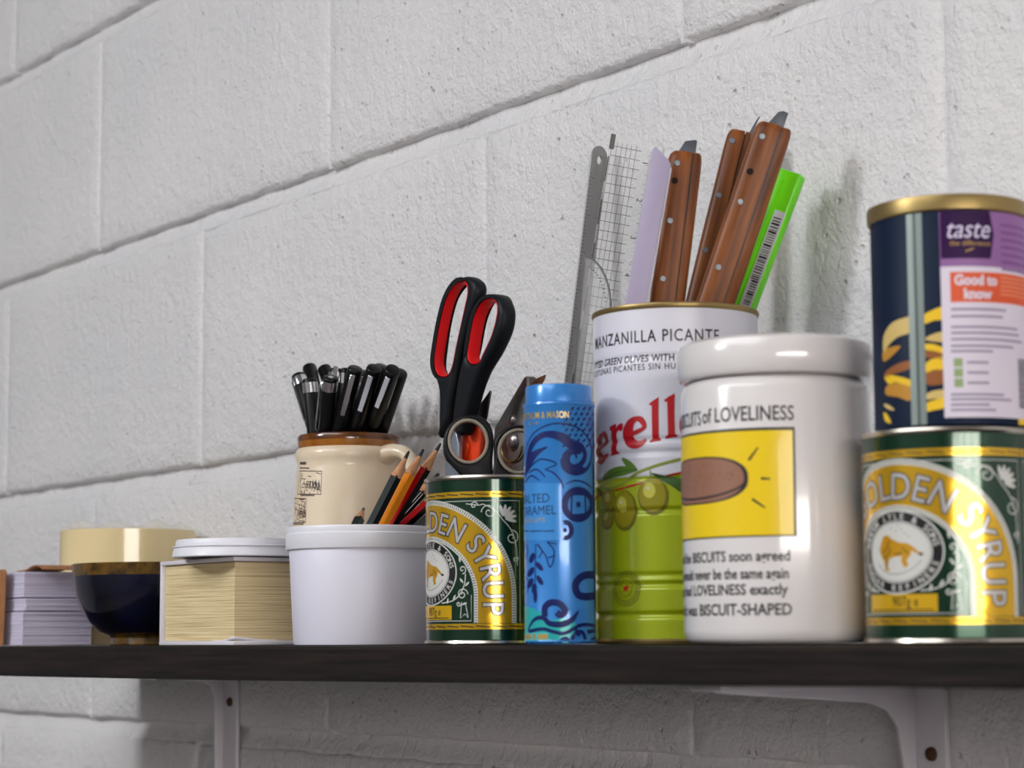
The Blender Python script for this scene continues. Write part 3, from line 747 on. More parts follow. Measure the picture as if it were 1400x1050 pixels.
    # r
    glyph([(148, 805), (165, 793), (188, 783), (186, 812), (200, 790), (216, 780), (228, 786), (226, 815), (214, 832), (202, 822), (190, 840), (189, 948), (200, 954), (199, 962), (146, 978), (147, 968), (157, 958), (158, 830), (149, 822)])
    # first e, squeezed round the edge of the can
    gs([(82, 935), (105, 918), (128, 890), (128, 868), (118, 848), (104, 850), (88, 880), (78, 930), (82, 975), (98, 1000), (118, 985), (132, 965)], [.0022, .0024, .0022, .0030, .0034, .0028, .0050, .0080, .0080, .0056, .0036, .0012])
    # the letters further round: o with an accent on the right, capital P on the left
    a = p.T(*Y8(612, 800))
    p.fill('printed_name', M_RED, ell(a[0] + .004, a[1], .0085, .0105, 28, rot=.1), 2.4e-4, [ell(a[0] + .004, a[1], .0040, .0085, 24, rot=.3)])
    p.stroke('printed_name', M_RED, [(a[0] + .003, a[1] + .013), (a[0] + .009, a[1] + .019)], [.0016, .0034], 2.4e-4)
    b = p.T(*Y8(78, 930)); p.text('printed_name', M_RED, 'P', .044, (b[0] - .024, b[1] - .016), .14, 2.4e-4, bold=.001)
    # olive sprig
    M_OLV = mat('olive print', (150, 142, 16), .35); M_OLD = mat('olive print dark', (112, 106, 14), .35); M_OLH = mat('olive print light', (204, 198, 78), .35)
    M_LF = mat('leaf print', (92, 128, 40), .4); M_LF2 = mat('leaf print dark', (56, 92, 34), .4); M_STEM = mat('stem print', (140, 150, 50), .4)
    p.strokeT('olive_sprig', M_STEM, [PX(*q) for q in ((315, 430), (350, 442), (400, 420), (450, 385), (520, 358), (605, 335))], [.0009, .001, .0013, .0016, .0016, .0016], 2.6e-4, n=6)
    for pts, m in (([(325, 412), (345, 378), (395, 360), (452, 372), (420, 388), (370, 400)], M_LF), ([(395, 330), (425, 342), (450, 372), (430, 372), (405, 355)], M_LF), ([(500, 385), (550, 395), (612, 408), (612, 455), (570, 430), (530, 408)], M_LF2), ([(310, 440), (325, 452), (322, 470), (312, 460)], M_LF2)):
        p.fillT('olive_sprig', m, [PX(*q) for q in pts], 2.8e-4, 4)
    p.strokeT('olive_sprig', M_LF2, [PX(*q) for q in ((330, 408), (380, 382), (448, 372))], .0005, 3.2e-4, n=4)
    for x0, y0, x1, y1 in ((372, 448, 350, 460), (405, 425, 408, 455), (495, 375, 500, 405)): p.strokeT('olive_sprig', M_STEM, [PX(x0, y0), PX(x1, y1)], .0008, 2.8e-4)
    for cx, cy, rx, ry, e in ((350, 485, 24, 42, 2.9e-4), (343, 552, 22, 36, 2.95e-4), (406, 520, 42, 73, 3.0e-4), (507, 468, 55, 68, 3.1e-4)):
        for k, m, dx, dy, de in ((1, M_OLD, 0, 0, 0), (.88, M_OLV, -.06, -.06, 3e-5), (.4, M_OLH, -.25, -.3, 6e-5), (.1, M_WINK, -.32, -.42, 9e-5)):
            p.fillT('olive_sprig', m, [PX(*q) for q in ell(cx + dx * rx, cy + dy * ry, rx * k, ry * k, 28)], e + de)
    # round seal with a star
    for k in (1.0, .72): p.strokeT('printed_seal', M_OLD, [PX(*q) for q in ell(411, 800, 48 * k, 62 * k, 40)], .0005, 2e-4, closed=True)
    for i in range(26):
        a = 2 * PI * i / 26; p.fillT('printed_seal', M_INK, [PX(*q) for q in ell(411 + 41 * math.cos(a), 800 + 53 * math.sin(a), 2.4, 3.6, 6)], 2e-4)
    p.strokeT('printed_seal', M_OLD, [PX(*q) for q in ell(408, 798, 22, 30, 30)], .0004, 2e-4, closed=True)
    p.fillT('printed_seal', M_RED, [PX(408 + (15 if i % 2 == 0 else 6) * math.sin(i * PI / 5), 799 - (18 if i % 2 == 0 else 7) * math.cos(i * PI / 5)) for i in range(10)], 2.6e-4)
    p.build(t)
olive_can()

# ------------------------------------------------------------------ blue biscuit tube
def blue_tube():
    c = (1.2035, -.156); Rb = .0196; H = .1325; HT = .1425
    t = thing('biscuit_tube', 'slim sky blue biscuit tin with navy scroll artwork, beside the olive can', 'tin', (c[0], c[1], 0), facing_rot(c))
    M_BL = mat('tube sky blue', (52, 134, 214), .26, .15, .4); M_NV = mat('tube navy ink', (8, 28, 96), .45, 0, 0, spec=.3); M_TE = mat('tube teal', (34, 176, 176), .3, .1, .3)
    M_PL = mat('tube panel blue', (60, 144, 220), .3, .1, .3); M_GI = mat('tube gold ink', (196, 176, 110), .3, .5); M_NT = mat('tube text navy', (16, 44, 92), .4)
    bm = new(); lathe(bm, [(0, .0004), (Rb - .001, .0004), (Rb, .0014), (Rb + .0004, .002), (Rb, .003), (Rb, H - .002), (Rb + .0005, H - .0012), (Rb + .0003, H - .0002), (Rb - .0008, H), (Rb - .002, H - .0005), (0, H - .0005)], 72); obj('body', bm, M_BL, t)
    bm = new(); rl = Rb - .0011; lathe(bm, [(rl - .0008, H - .0002), (rl, H + .0002), (rl, HT - .0012), (rl - .0004, HT - .0003), (rl - .0014, HT), (rl - .003, HT - .0006), (0, HT - .0006)], 72); obj('lid', bm, M_BL, t)
    p = Print(Rb, center=c); X = lambda x, y: (700 + x / 2.625, 500 + y / 2.625)
    K = 'scroll_artwork'
    def st(pts, wd, n=5, m=M_NV, eps=1.4e-4): p.strokeT(K, m, [X(*q) for q in pts], wd, eps, n)
    def fl(pts, n=4, m=M_NV, eps=1.4e-4): p.fillT(K, m, [X(*q) for q in pts], eps, n)
    # big wave
    st([(46, 330), (58, 275), (90, 232), (150, 208), (215, 214), (262, 245), (285, 300), (282, 345), (258, 378), (222, 386), (188, 368), (178, 335)], [.0006, .0007, .0008, .0009, .0010, .0011, .0012, .0016, .0022, .0026, .0024, .0016])
    fl([(50, 345), (62, 285), (95, 245), (140, 233), (195, 245), (222, 272), (245, 285), (250, 310), (235, 318), (205, 300), (165, 268), (120, 258), (88, 278), (70, 310), (90, 300), (130, 290), (95, 320), (60, 375), (48, 395)], 3)
    st([(222, 272), (250, 290), (262, 322), (248, 352), (222, 362), (203, 345), (208, 318), (226, 315), (232, 332)], [.002, .003, .0032, .003, .0026, .002, .0016, .0012, .001])
    fl([(180, 320), (200, 300), (215, 312), (203, 340), (222, 372), (250, 362), (262, 370), (235, 388), (200, 380), (180, 352)], 3)
    for q in ([(48, 400), (80, 350), (110, 335), (160, 352), (118, 372)], [(118, 372), (150, 385), (176, 415), (184, 440)], [(48, 420), (70, 395), (100, 412)], [(60, 385), (90, 372), (120, 400)], [(192, 425), (225, 413), (262, 420), (285, 440)]): st(q, [.0005, .0009, .0009, .0005])
    # label panel
    p.fillT('name_panel', M_PL, [X(44, 420), X(120, 421), X(178, 424), X(178, 625), X(120, 626), X(44, 626)], 1.8e-4)
    # medallion right of the panel
    p.strokeT(K, M_NV, [X(*q) for q in ell(237, 498, 48, 52, 30)], .0036, 1.4e-4, closed=True)
    st([(190, 470), (215, 462), (262, 462), (290, 470)], .0012); st([(192, 525), (220, 536), (262, 532), (290, 525)], .0012)
    st([(215, 465), (212, 530)], .001, 1); st([(262, 465), (264, 530)], .001, 1); fl([(230, 490), (245, 488), (246, 506), (231, 508)], 0)
    p.strokeT(K, M_NV, [X(*q) for q in ell(192, 590, 21, 28, 24, -PI * .6, PI * .6)], .0026, 2.2e-4); fl(ell(190, 590, 7, 9, 10), 0, eps=2.2e-4)
    # dashes at the shoulder
    rnd = random.Random(2)
    for i in range(6):
        for j in range(9):
            x, y = 182 + i * 21 + (j % 2) * 9, 140 + j * 19
            if x + y * .55 > 285 and x < 294: st([(x, y), (x + 9, y - 10)], .0011, 1)
    # sprigs below the panel
    st([(86, 640), (84, 720), (82, 850)], .0006)
    for x, y, a in ((72, 690, 70), (98, 720, -50), (68, 740, 60), (100, 770, -60), (80, 800, 85), (66, 780, 65)): fl(ell(x, y, 20, 9, 12, rot=R_(-a)), 0)
    fl(ell(84, 825, 7, 26, 12), 0)
    for q in ([(90, 640), (120, 680), (135, 722), (148, 700), (150, 660), (128, 635)], [(50, 640), (58, 665), (50, 690)], [(92, 640), (108, 665), (96, 690)], [(130, 690), (155, 680)], [(50, 760), (60, 775), (56, 815)], [(125, 632), (160, 640)]): st(q, .0007)
    # teal sea and loops at the foot
    fl([(43, 862), (70, 868), (105, 885), (140, 915), (190, 905), (240, 890), (290, 900), (298, 945), (298, 1008), (160, 1011), (43, 1008)], 0, M_TE, 1.2e-4)
    fl([(160, 900), (215, 915), (240, 950), (200, 990), (298, 1008), (298, 880), (250, 870), (200, 880)], 3, M_BL, 1.3e-4)
    st([(298, 752), (262, 752), (232, 775), (230, 808), (252, 828), (298, 825)], .0042)
    st([(58, 950), (80, 912), (112, 905), (135, 925), (180, 928), (215, 912), (238, 880)], [.0012, .002, .0026, .003, .0034, .003, .001])
    st([(118, 900), (118, 868), (140, 850), (172, 855), (190, 880), (176, 895), (160, 885)], .0036)
    st([(60, 955), (110, 945), (150, 955), (190, 960), (250, 930), (298, 935)], .002)
    for q in ([(205, 1005), (225, 965), (250, 955), (262, 985), (240, 1005)], [(160, 1008), (185, 980), (205, 985)], [(262, 1000), (298, 975)], [(228, 945), (242, 970)], [(140, 1008), (150, 985)], [(270, 955), (298, 950)]): st(q, .0022)
    for i in range(7): st([(48 + i * 15, 1008), (60 + i * 15, 985)], .002, 1)
    p.fillT(K, mat('tube pale teal', (60, 190, 200), .3), [X(44, 960), X(130, 958), X(136, 985), X(44, 988)], 2.4e-4)
    # shading down the right edge, painted as a navy strip
    p.fill(K, M_NV, [(Rb * R_(74), .003), (Rb * R_(80), .003), (Rb * R_(82), H - .003), (Rb * R_(70), H * .72), (Rb * R_(70), H * .35)], 1.2e-4)
    # words
    def right_text(key, m, s, right, size, wd, eps=2.6e-4, sp=1, bold=.0):
        a = p.T(*X(*right)); tr = text_tris(s, 1, align='LEFT', spacing=sp, bold=bold); ww = max(x for q in tr for x, y in q)
        p.tris('%s#%d' % (key, right[1]), m, [tuple((a[0] - wd + x / ww * wd, a[1] + y * size) for x, y in q) for q in tr], eps)
    right_text('printed_lettering', M_GI, 'FORTNUM & MASON', (204, 187), .0052, .0335, bold=.015)
    right_text('printed_lettering', M_GI, 'EST 1707', (98, 210), .0020, .008)
    right_text('printed_lettering', M_NT, 'SALTED', (135, 490), .0071, .0225)
    right_text('printed_lettering', M_NT, 'CARAMEL', (159, 533), .0071, .0275)
    right_text('printed_lettering', M_GI, 'BISCUITS', (118, 561), .0034, .016)
    for x0, x1 in ((46, 62), (66, 108), (112, 152)): p.strokeT('printed_lettering', M_NT, [X(x0, 594), X(x1, 593)], .0007, 2.6e-4)
    for x0, x1 in ((48, 70), (76, 86), (92, 130)): p.strokeT('printed_lettering', M_GI, [X(x0, 973), X(x1, 972)], .0030, 2.8e-4)
    p.build(t)
    # the artwork runs over the lid shoulder
blue_tube()

# ------------------------------------------------------------------ tools in and behind the olive can
def wood_mat(name, a, b, sc=(60, 60, 9)):
    m = bpy.data.materials.new(name); m.use_nodes = True; nt = m.node_tree; bs = nt.nodes['Principled BSDF']
    tc = nt.nodes.new('ShaderNodeTexCoord'); mp = nt.nodes.new('ShaderNodeMapping'); mp.inputs['Scale'].default_value = sc
    nt.links.new(tc.outputs['Object'], mp.inputs[0]); n = nt.nodes.new('ShaderNodeTexNoise'); n.inputs['Scale'].default_value = 9; n.inputs['Detail'].default_value = 8
    nt.links.new(mp.outputs[0], n.inputs['Vector']); r = nt.nodes.new('ShaderNodeValToRGB'); r.color_ramp.elements[0].position = .32; r.color_ramp.elements[1].position = .7
    r.color_ramp.elements[0].color = tuple(lin(c) for c in a) + (1,); r.color_ramp.elements[1].color = tuple(lin(c) for c in b) + (1,)
    nt.links.new(n.outputs['Fac'], r.inputs[0]); nt.links.new(r.outputs[0], bs.inputs['Base Color']); bs.inputs['Roughness'].default_value = .42; bs.inputs['Specular IOR Level'].default_value = .35
    return m
M_CUTW = wood_mat('cutter handle wood', (74, 34, 11), (150, 86, 37), (22, 22, 1.6))
M_BLADE = mat('cutter blade', (92, 96, 104), .5, .6)
M_RIVET = mat('aluminium rivet', (126, 134, 142), .45, .8)
def bake(bm, M):
    bmesh.ops.transform(bm, matrix=M, verts=bm.verts[:]); return bm
def from_axis(name, label, cat, top, low, length, face, group=None):
    """thing whose local +Z runs from its foot up to 'top'"""
    d = (Vector(low) - Vector(top)).normalized(); foot = Vector(top) + d * length
    t = thing(name, label, cat, (0, 0, 0), 0, group); t.matrix_world = axis_matrix(foot, top, face)
    return t
TOCAM = Vector((.78, -.62, 0))
def lino_cutter(label, top, low, L, wd, th, blade, yaw, hole=.8):
    face = Matrix.Rotation(R_(yaw), 3, 'Z') @ TOCAM
    t = from_axis('lino_cutter', label, 'cutter', top, low, L, face, 'wooden handled cutters in the olive can')
    # two wooden scales with a thin slit between (the blade is clamped in the slit); local x = width, y = thickness
    def half(sgn):
        bm = new(); n = 10; rings = []
        for z, k in ((0, .82), (.004, .95), (.012, 1), (L * .5, 1.02), (L - .010, 1), (L - .004, .97), (L - .0012, .9), (L, .8)):
            ring = []
            for i in range(n + 1):
                a = -PI / 2 + PI * i / n
                ca, sa = math.copysign(abs(math.cos(a)) ** .6, math.cos(a)), math.copysign(abs(math.sin(a)) ** .6, math.sin(a))
                ring.append((sgn * (.00035 + ca * (wd / 2 - .00035) * k), sa * th / 2 * k, z))
            rings.append([bm.verts.new(q) for q in ring])
        for a, b in zip(rings, rings[1:]):
            for i in range(n + 1): bm.faces.new((a[i], a[(i + 1) % (n + 1)], b[(i + 1) % (n + 1)], b[i]))
        bm.faces.new(rings[0]); bm.faces.new(rings[-1][::-1]); bmesh.ops.recalc_face_normals(bm, faces=bm.faces[:])
        return bm
    # scales are unequal: slit sits right of the middle
    for sgn, sh in ((-1, .18), (1, .18)):
        bm = half(sgn)
        for v in bm.verts:
            v.co.x = v.co.x + sh * wd * (1 - abs(v.co.x) / (wd / 2)) if abs(v.co.x) > .0004 else v.co.x + sh * wd
        obj('handle_scale', bm, M_CUTW, t)
    bm = new(); box(bm, (sh * wd - .0003, -th * .47, .004), (sh * wd + .0003, th * .47, L - .002)); obj('slit', bm, M_BLACK, t, 0)
    for zf in (.94, .68, .42, .16):
        bm = new(); lathe(bm, [(0, .0004), (.0016, .0003), (.0019, -.001)], 14)
        bake(bm, Matrix.Translation((-wd * .26, -th * .5 * .97, L * zf)) @ Matrix.Rotation(PI / 2, 4, 'X')); obj('rivet', bm, M_RIVET, t)
    if hole:
        bm = new(); lathe(bm, [(0, .0003), (.0019, .0003), (.0019, -.001)], 14)
        bake(bm, Matrix.Translation((-wd * .27, -th * .5 * .97, L * (hole))) @ Matrix.Rotation(PI / 2, 4, 'X')); obj('thumb_hole', bm, mat('dark hole', (24, 14, 8), .9), t)
    bm = new(); prism(bm, [(x, L + z) for x, z in blade], [], -.0007, .0007, .0002); obj('blade', bm, M_BLADE, t)
    return t
wa = .070
lino_cutter('short wooden lino cutter with two dark spots, nearest the lilac strip', W(937, 210, .080), W(913, 405, .090), .130, .0195, .014, [(.0005, -.006), (-.0035, -.006), (-.004, .001), (-.001, .0072), (.0045, .0088), (.0058, .0085), (.0058, -.006)], 10, .86)
lino_cutter('rear wooden lino cutter with a thin curved blade, behind the tallest one', W(1012, 181, .028), W(957, 405, .050), .130, .0150, .013, [(.004, -.004), (.0068, -.004), (.0075, .003), (.0088, .0105), (.0095, .0125), (.0082, .0115), (.0062, .005)], 6, 0)
lino_cutter('tallest wooden lino cutter with a broad dark blade, leaning right', W(1059, 172, .048), W(981, 405, .069), .150, .0212, .015, [(-.003, -.005), (-.0038, .0005), (-.0006, .0080), (.002, .0096), (.0052, .0092), (.0050, -.005)], 8, .80)
# lime green blade case with a barcode sticker
def green_case():
    top, low = W(1081, 240, .026), W(1018, 408, .043)
    t = from_axis('blade_case', 'bright lime green plastic case with a barcode sticker, right of the cutters', 'case', top, low, .125, Matrix.Rotation(R_(-22), 3, 'Z') @ TOCAM)
    L = .127; M_LIM = mat('lime plastic', (112, 226, 10), .32, vary=None); bm = new(); box(bm, (-.0080, -.0050, 0), (.0080, .0050, L), .0020, 3); obj('body', bm, M_LIM, t)
    bm = new(); box(bm, (-.0040, -.0056, .004), (-.0012, -.0044, L - .006), .0006, 2); obj('grip_ridge', bm, M_LIM, t)
    M_STK = mat('sticker white', (216, 220, 222), .5)
    bm = new(); box(bm, (.0004, -.00525, L - .083), (.0074, -.0049, L - .024)); obj('sticker', bm, M_STK, t, 0)
    bm = new(); rnd = random.Random(8); z = L - .081
    while z < L - .028:
        h = rnd.choice((.0004, .0007, .0012)); box(bm, (.0012 + (.001 if z < L - .066 else 0), -.0054, z), (.0062, -.00524, z + h)); z += h + rnd.choice((.0005, .0008, .0011))
    obj('barcode', bm, M_BINK, t, 0)
green_case()
# lilac plastic strip
def lilac_strip():
    top, low = W(906, 208, .100), W(872, 405, .110)
    t = from_axis('plastic_strip', 'frosted lilac plastic strip standing in the olive can, left of the cutters', 'strip', top, low, .130, TOCAM)
    m = mat('lilac plastic', (176, 166, 194), .4, trans=.1, bump=(60, .0003, 4))
    bm = new(); prism(bm, [(-.0064, 0), (.0056, 0), (.0056, .1240), (.0040, .1260), (-.0044, .1325), (-.0060, .1305)], [], -.0007, .0007, .0002); obj('strip', bm, m, t)
    bm = new(); prism(bm, [(.0058, 0), (.0067, 0), (.0067, .1210), (.0058, .1225)], [], -.0016, .0010, .0002); obj('spine', bm, mat('clear edge', (226, 224, 232), .2, trans=.4), t)
lilac_strip()
# steel ruler standing on the shelf, leaning on the wall behind the blue tube
def steel_ruler():
    top, low = W(821, 200, .013), W(783, 520, .030)
    d = (low - top).normalized(); L = (top.z - .0008) / -d.z
    t = from_axis('steel_ruler', 'thin steel ruler with a rounded end and hanging hole, leaning on the wall', 'ruler', top, low, L, Matrix.Rotation(R_(52), 3, 'Z') @ TOCAM)
    m = mat('brushed steel', (150, 149, 148), .45, .35, bump=(300, .00008, 2)); hw = .0080
    o = [(-hw, 0), (hw, 0)] + [(hw * math.cos(a), L - hw + hw * math.sin(a)) for a in [i * PI / 14 for i in range(15)]]
    bm = new(); prism(bm, o, [[(.0022 * math.cos(a), L - .0095 + .0030 * math.sin(a)) for a in [2 * PI * i / 16 for i in range(16)]]], -.0005, .0005, .0001); obj('blade', bm, m, t)
    bm = new(); z = .004
    k = 0
    while z < L - .02:
        ln = .0055 if k % 10 == 0 else (.0040 if k % 5 == 0 else .0025)
        for sx in (-1, 1): box(bm, (sx * hw, -.00056, z), (sx * (hw - ln), -.00049, z + .00025))
        z += .0025; k += 1
    obj('graduations', bm, mat('ruler engraving', (50, 50, 52), .6), t, 0)
steel_ruler()
def clear_ruler():
    m = mat('clear acrylic', (236, 238, 238), .35, spec=.15, alpha=.2); ink = mat('ruler print', (70, 68, 70), .5)
    top, low = W(866, 190, .020), W(813, 520, .035); d = (low - top).normalized(); L = (top.z - .0008) / -d.z
    t = from_axis('clear_ruler', 'transparent quilting ruler with a black printed grid, leaning on the wall', 'ruler', top, low, L, Matrix.Rotation(R_(16), 3, 'Z') @ TOCAM)
    hw = .0148; bm = new(); box(bm, (-hw, -.0008, 0), (hw, .0008, L), .0002, 1); obj('blade', bm, m, t, 0)
    bm = new(); y = -.00086
    def ln(x0, z0, x1, z1): box(bm, (x0, y, z0), (x1, y + .00008, z1))
    z = .003
    while z < L - .003: ln(-hw + .0015, z, hw - .0085, z + .0003); z += .00605
    for x in (-hw + .0012, -hw + .0046, -hw + .0078, -hw + .0110, -hw + .0142, -hw + .0175): ln(x, .003, x + .00022, L - .004)
    z = .003; k = 0
    while z < L - .006:
        ln(hw - (.0028 if k % 5 else .0042), z, hw - .0008, z + .0002); z += .00125; k += 1
    for k in range(6): ln(-hw, L - .03 - k * .028, -hw + .0008, L - .014 - k * .028)
    obj('printed_grid', bm, ink, t, 0)
    for k in range(9):
        bm = new(); ox, oz = hw - .0066, L - .014 - k * .0242
        for q in text_tris(str(k + 1), .0052):
            try: bm.faces.new([bm.verts.new((ox + b, y - .00005, oz - a)) for a, b in q])
            except ValueError: pass
        obj('printed_number', bm, ink, t, 0)
    bm = new(); box(bm, (-hw, -.0009, L - .009), (-hw + .0030, .0009, L + .0006), .0002, 1); obj('end_clip', bm, mat('ruler end grey', (92, 90, 90), .5), t, 0)
    # protractor in front of it
    a = W(806, 352, .054); b = W(792, 520, .060); d = (b - a).normalized(); L2 = (a.z - .0008) / -d.z
    t = from_axis('protractor', 'clear plastic protractor with a curved edge, standing between the rulers and the olive can', 'protractor', a, b, L2, Matrix.Rotation(R_(6), 3, 'Z') @ TOCAM)
    o = [(-.003, 0), (.0150, 0)] + [(-.003 + .019 * math.sin(q), L2 - .036 + .036 * math.cos(q)) for q in [PI / 2 - i * PI / 2 / 16 for i in range(17)]]
    bm = new(); prism(bm, o, [], -.0007, .0007); obj('plate', bm, m, t)
    bm = new(); tube(bm, [(x, 0, z) for x, z in o[2:]], .0007, 6); tube(bm, [(-.003, 0, 0), (-.003, 0, L2)], .0007, 6); obj('edge', bm, mat('acrylic edge', (120, 122, 122), .2, alpha=.75), t)
    bm = new()
    for i in range(3, 15):
        q = PI / 2 - i * PI / 2 / 16
        box(bm, (-.003 + .016 * math.sin(q) - .0006, -.0009, L2 - .036 + .030 * math.cos(q)), (-.003 + .016 * math.sin(q) + .0006, -.0007, L2 - .036 + .030 * math.cos(q) + .0004))
    obj('degree_marks', bm, ink, t, 0)
clear_ruler()

# ------------------------------------------------------------------ scissors, rings, knives in the left syrup tin
M_SCB = mat('scissor black rubber', (9, 13, 20), .5, spec=.3); M_SCR = mat('scissor red liner', (222, 10, 18), .5, spec=.3)
def plane_pts(zoom, wd, sc, ox, oy, n=5):
    pts = [W(ox + x / sc, oy + y / sc, wd) for x, y in zoom]
    q = [(v.x, v.z) for v in pts]
    if n: q = [(v[0], v[1]) for v in smooth_path([(a, b, 0) for a, b in q], n, True)]
    return q
def offset_loop(lp, d):
    n = len(lp); A = sum(lp[i - 1][0] * lp[i][1] - lp[i][0] * lp[i - 1][1] for i in range(n)); s = 1 if A > 0 else -1; out = []
    for i in range(n):
        a, c = Vector(lp[i - 1]), Vector(lp[(i + 1) % n]); t = (c - a)
        if t.length < 1e-9: out.append(lp[i]); continue
        t.normalize(); out.append((lp[i][0] - t.y * d * s * -1 * -1, lp[i][1] + t.x * d * s))
    return out
def big_scissors():
    wd = .138                    # front face of the right handle
    wl = .1382                   # both handles lie in one plane
    base = W(640, 652, wd)
    t = thing('scissors', 'large scissors with black handles and red finger loops in the left syrup tin', 'scissors', (0, 0, 0))
    t.location = (base.x, -wd, 0)
    def loc(l): return [(x - base.x, z) for x, z in l]
    S = 3.5; ox, oy = 560, 360
    # left handle: outline, hole (front)
    L_out = loc(plane_pts([(104, 470), (112, 400), (128, 290), (160, 165), (205, 92), (255, 62), (298, 76), (316, 118), (304, 190), (270, 290), (240, 400), (216, 500), (198, 600), (180, 690), (168, 760), (138, 835), (134, 770), (136, 640), (128, 580), (106, 515)], wl, S, ox, oy))
    L_hol = loc(plane_pts([(108, 470), (116, 400), (135, 290), (165, 175), (205, 105), (245, 86), (268, 105), (270, 145), (258, 200), (238, 290), (214, 400), (196, 490), (176, 532), (146, 540), (120, 520)], wl, S, ox, oy))
    R_out = loc(plane_pts([(200, 750), (212, 640), (232, 520), (262, 400), (290, 260), (330, 170), (375, 146), (412, 154), (436, 195), (444, 250), (430, 330), (384, 430), (330, 520), (295, 610), (270, 700), (252, 760), (238, 818), (210, 812)], wd, S, ox, oy))
    R_hol = loc(plane_pts([(270, 420), (285, 320), (305, 240), (340, 185), (382, 168), (405, 182), (413, 215), (405, 270), (382, 350), (345, 430), (325, 470), (292, 480), (272, 460)], wd, S, ox, oy))
    for out, hol, dy, th in ((L_out, L_hol, wd - wl, .0095), (R_out, R_hol, 0, .0110)):
        bm = new(); prism(bm, out, [hol], dy, dy + th, .0026); o = obj('handle', bm, M_SCB, t, 50)
        # red liner sleeve inside the hole
        cx = sum(p[0] for p in hol) / len(hol); cz = sum(p[1] for p in hol) / len(hol)
        inner = [(cx + (x - cx) * .95, cz + (z - cz) * .98) for x, z in hol]; outer = [(cx + (x - cx) * 1.02, cz + (z - cz) * 1.01) for x, z in hol]
        bm = new(); prism(bm, outer, [inner], dy + .0012, dy + th - .0012, .0004); obj('finger_loop_liner', bm, M_SCR, o, 50)
    M_SB = mat('scissor blade', (170, 182, 196), .28, .8)
    bl = loc(plane_pts([(152, 815), (182, 755), (208, 860), (206, 1040), (196, 1240), (150, 1240), (140, 1040)], wd, S, ox, oy, 0))
    bm = new(); prism(bm, bl, [], .004, .0065, .0003); obj('blade', bm, M_SB, t)
    bl = loc(plane_pts([(172, 760), (198, 800), (194, 900), (190, 1250), (150, 1250), (160, 900)], wd, S, ox, oy, 0))
    bm = new(); prism(bm, bl, [], .0068, .0092, .0003); obj('blade', bm, M_SB, t)
big_scissors()
M_BEIGE = mat('ring liner beige', (150, 140, 124), .5); M_DKP = mat('dark rubber', (16, 15, 18), .45, spec=.3)
def ring_pair():
    p0 = W(643, 607, .146); fr = facing_rot(p0); nrm = Vector((math.sin(fr), -math.cos(fr), 0)); rgt = Vector((math.cos(fr), math.sin(fr), 0))
    t = thing('small_scissors', 'small dark scissors with two beige lined finger rings at the tin rim', 'scissors', (p0.x, p0.y, 0), fr)
    S = 1050 / 180; ox, oy = 580, 480; wd = 0
    def loc(l): return l
    def plane_pts(zoom, wd, S, ox, oy, n=5):
        q = []
        for x, y in zoom:
            d = ray(ox + x / S, oy + y / S); tt = (p0 - CAM).dot(nrm) / d.dot(nrm); v = CAM + d * tt - p0
            q.append((v.dot(rgt), v.z + p0.z))
        if n: q = [(v[0], v[1]) for v in smooth_path([(a, b, 0) for a, b in q], n, True)]
        return q
    def E(cx, cy, rx, ry, rot=0): return plane_pts(ell(cx, cy, rx, ry, 36, rot=rot), wd, S, ox, oy, 0)
    o1 = loc(plane_pts([(150, 760), (165, 650), (230, 560), (320, 512), (420, 512), (510, 565), (550, 660), (552, 770), (545, 870), (545, 990), (520, 1100), (400, 1130), (300, 1000), (215, 910), (165, 850)], wd, S, ox, oy))
    o2 = loc(plane_pts([(555, 730), (600, 650), (690, 596), (790, 590), (880, 640), (925, 740), (920, 860), (880, 950), (780, 1010), (660, 1040), (545, 1130), (500, 1120), (545, 960), (560, 850)], wd, S, ox, oy))
    for out, (cx, cy, rx, ry, rot) in ((o1, (352, 720, 165, 182, -.1)), (o2, (755, 800, 172, 184, .0))):
        bm = new(); prism(bm, out, [E(cx, cy, rx * .96, ry * .96, rot)], -.001, .0068, .0016); h = obj('ring_handle', bm, M_DKP, t, 50)
        bm = new(); prism(bm, E(cx, cy, rx, ry, rot), [E(cx, cy, rx * .83, ry * .86, rot)], -.0016, .0062, .0006); obj('ring_liner', bm, M_BEIGE, h, 50)
    bl = loc(plane_pts([(420, 1080), (520, 1080), (540, 1400), (500, 1500), (470, 1400)], wd, S, ox, oy, 0)); bm = new(); prism(bm, bl, [], .001, .003, .0002); obj('blade', bm, M_STEEL, t)
ring_pair()
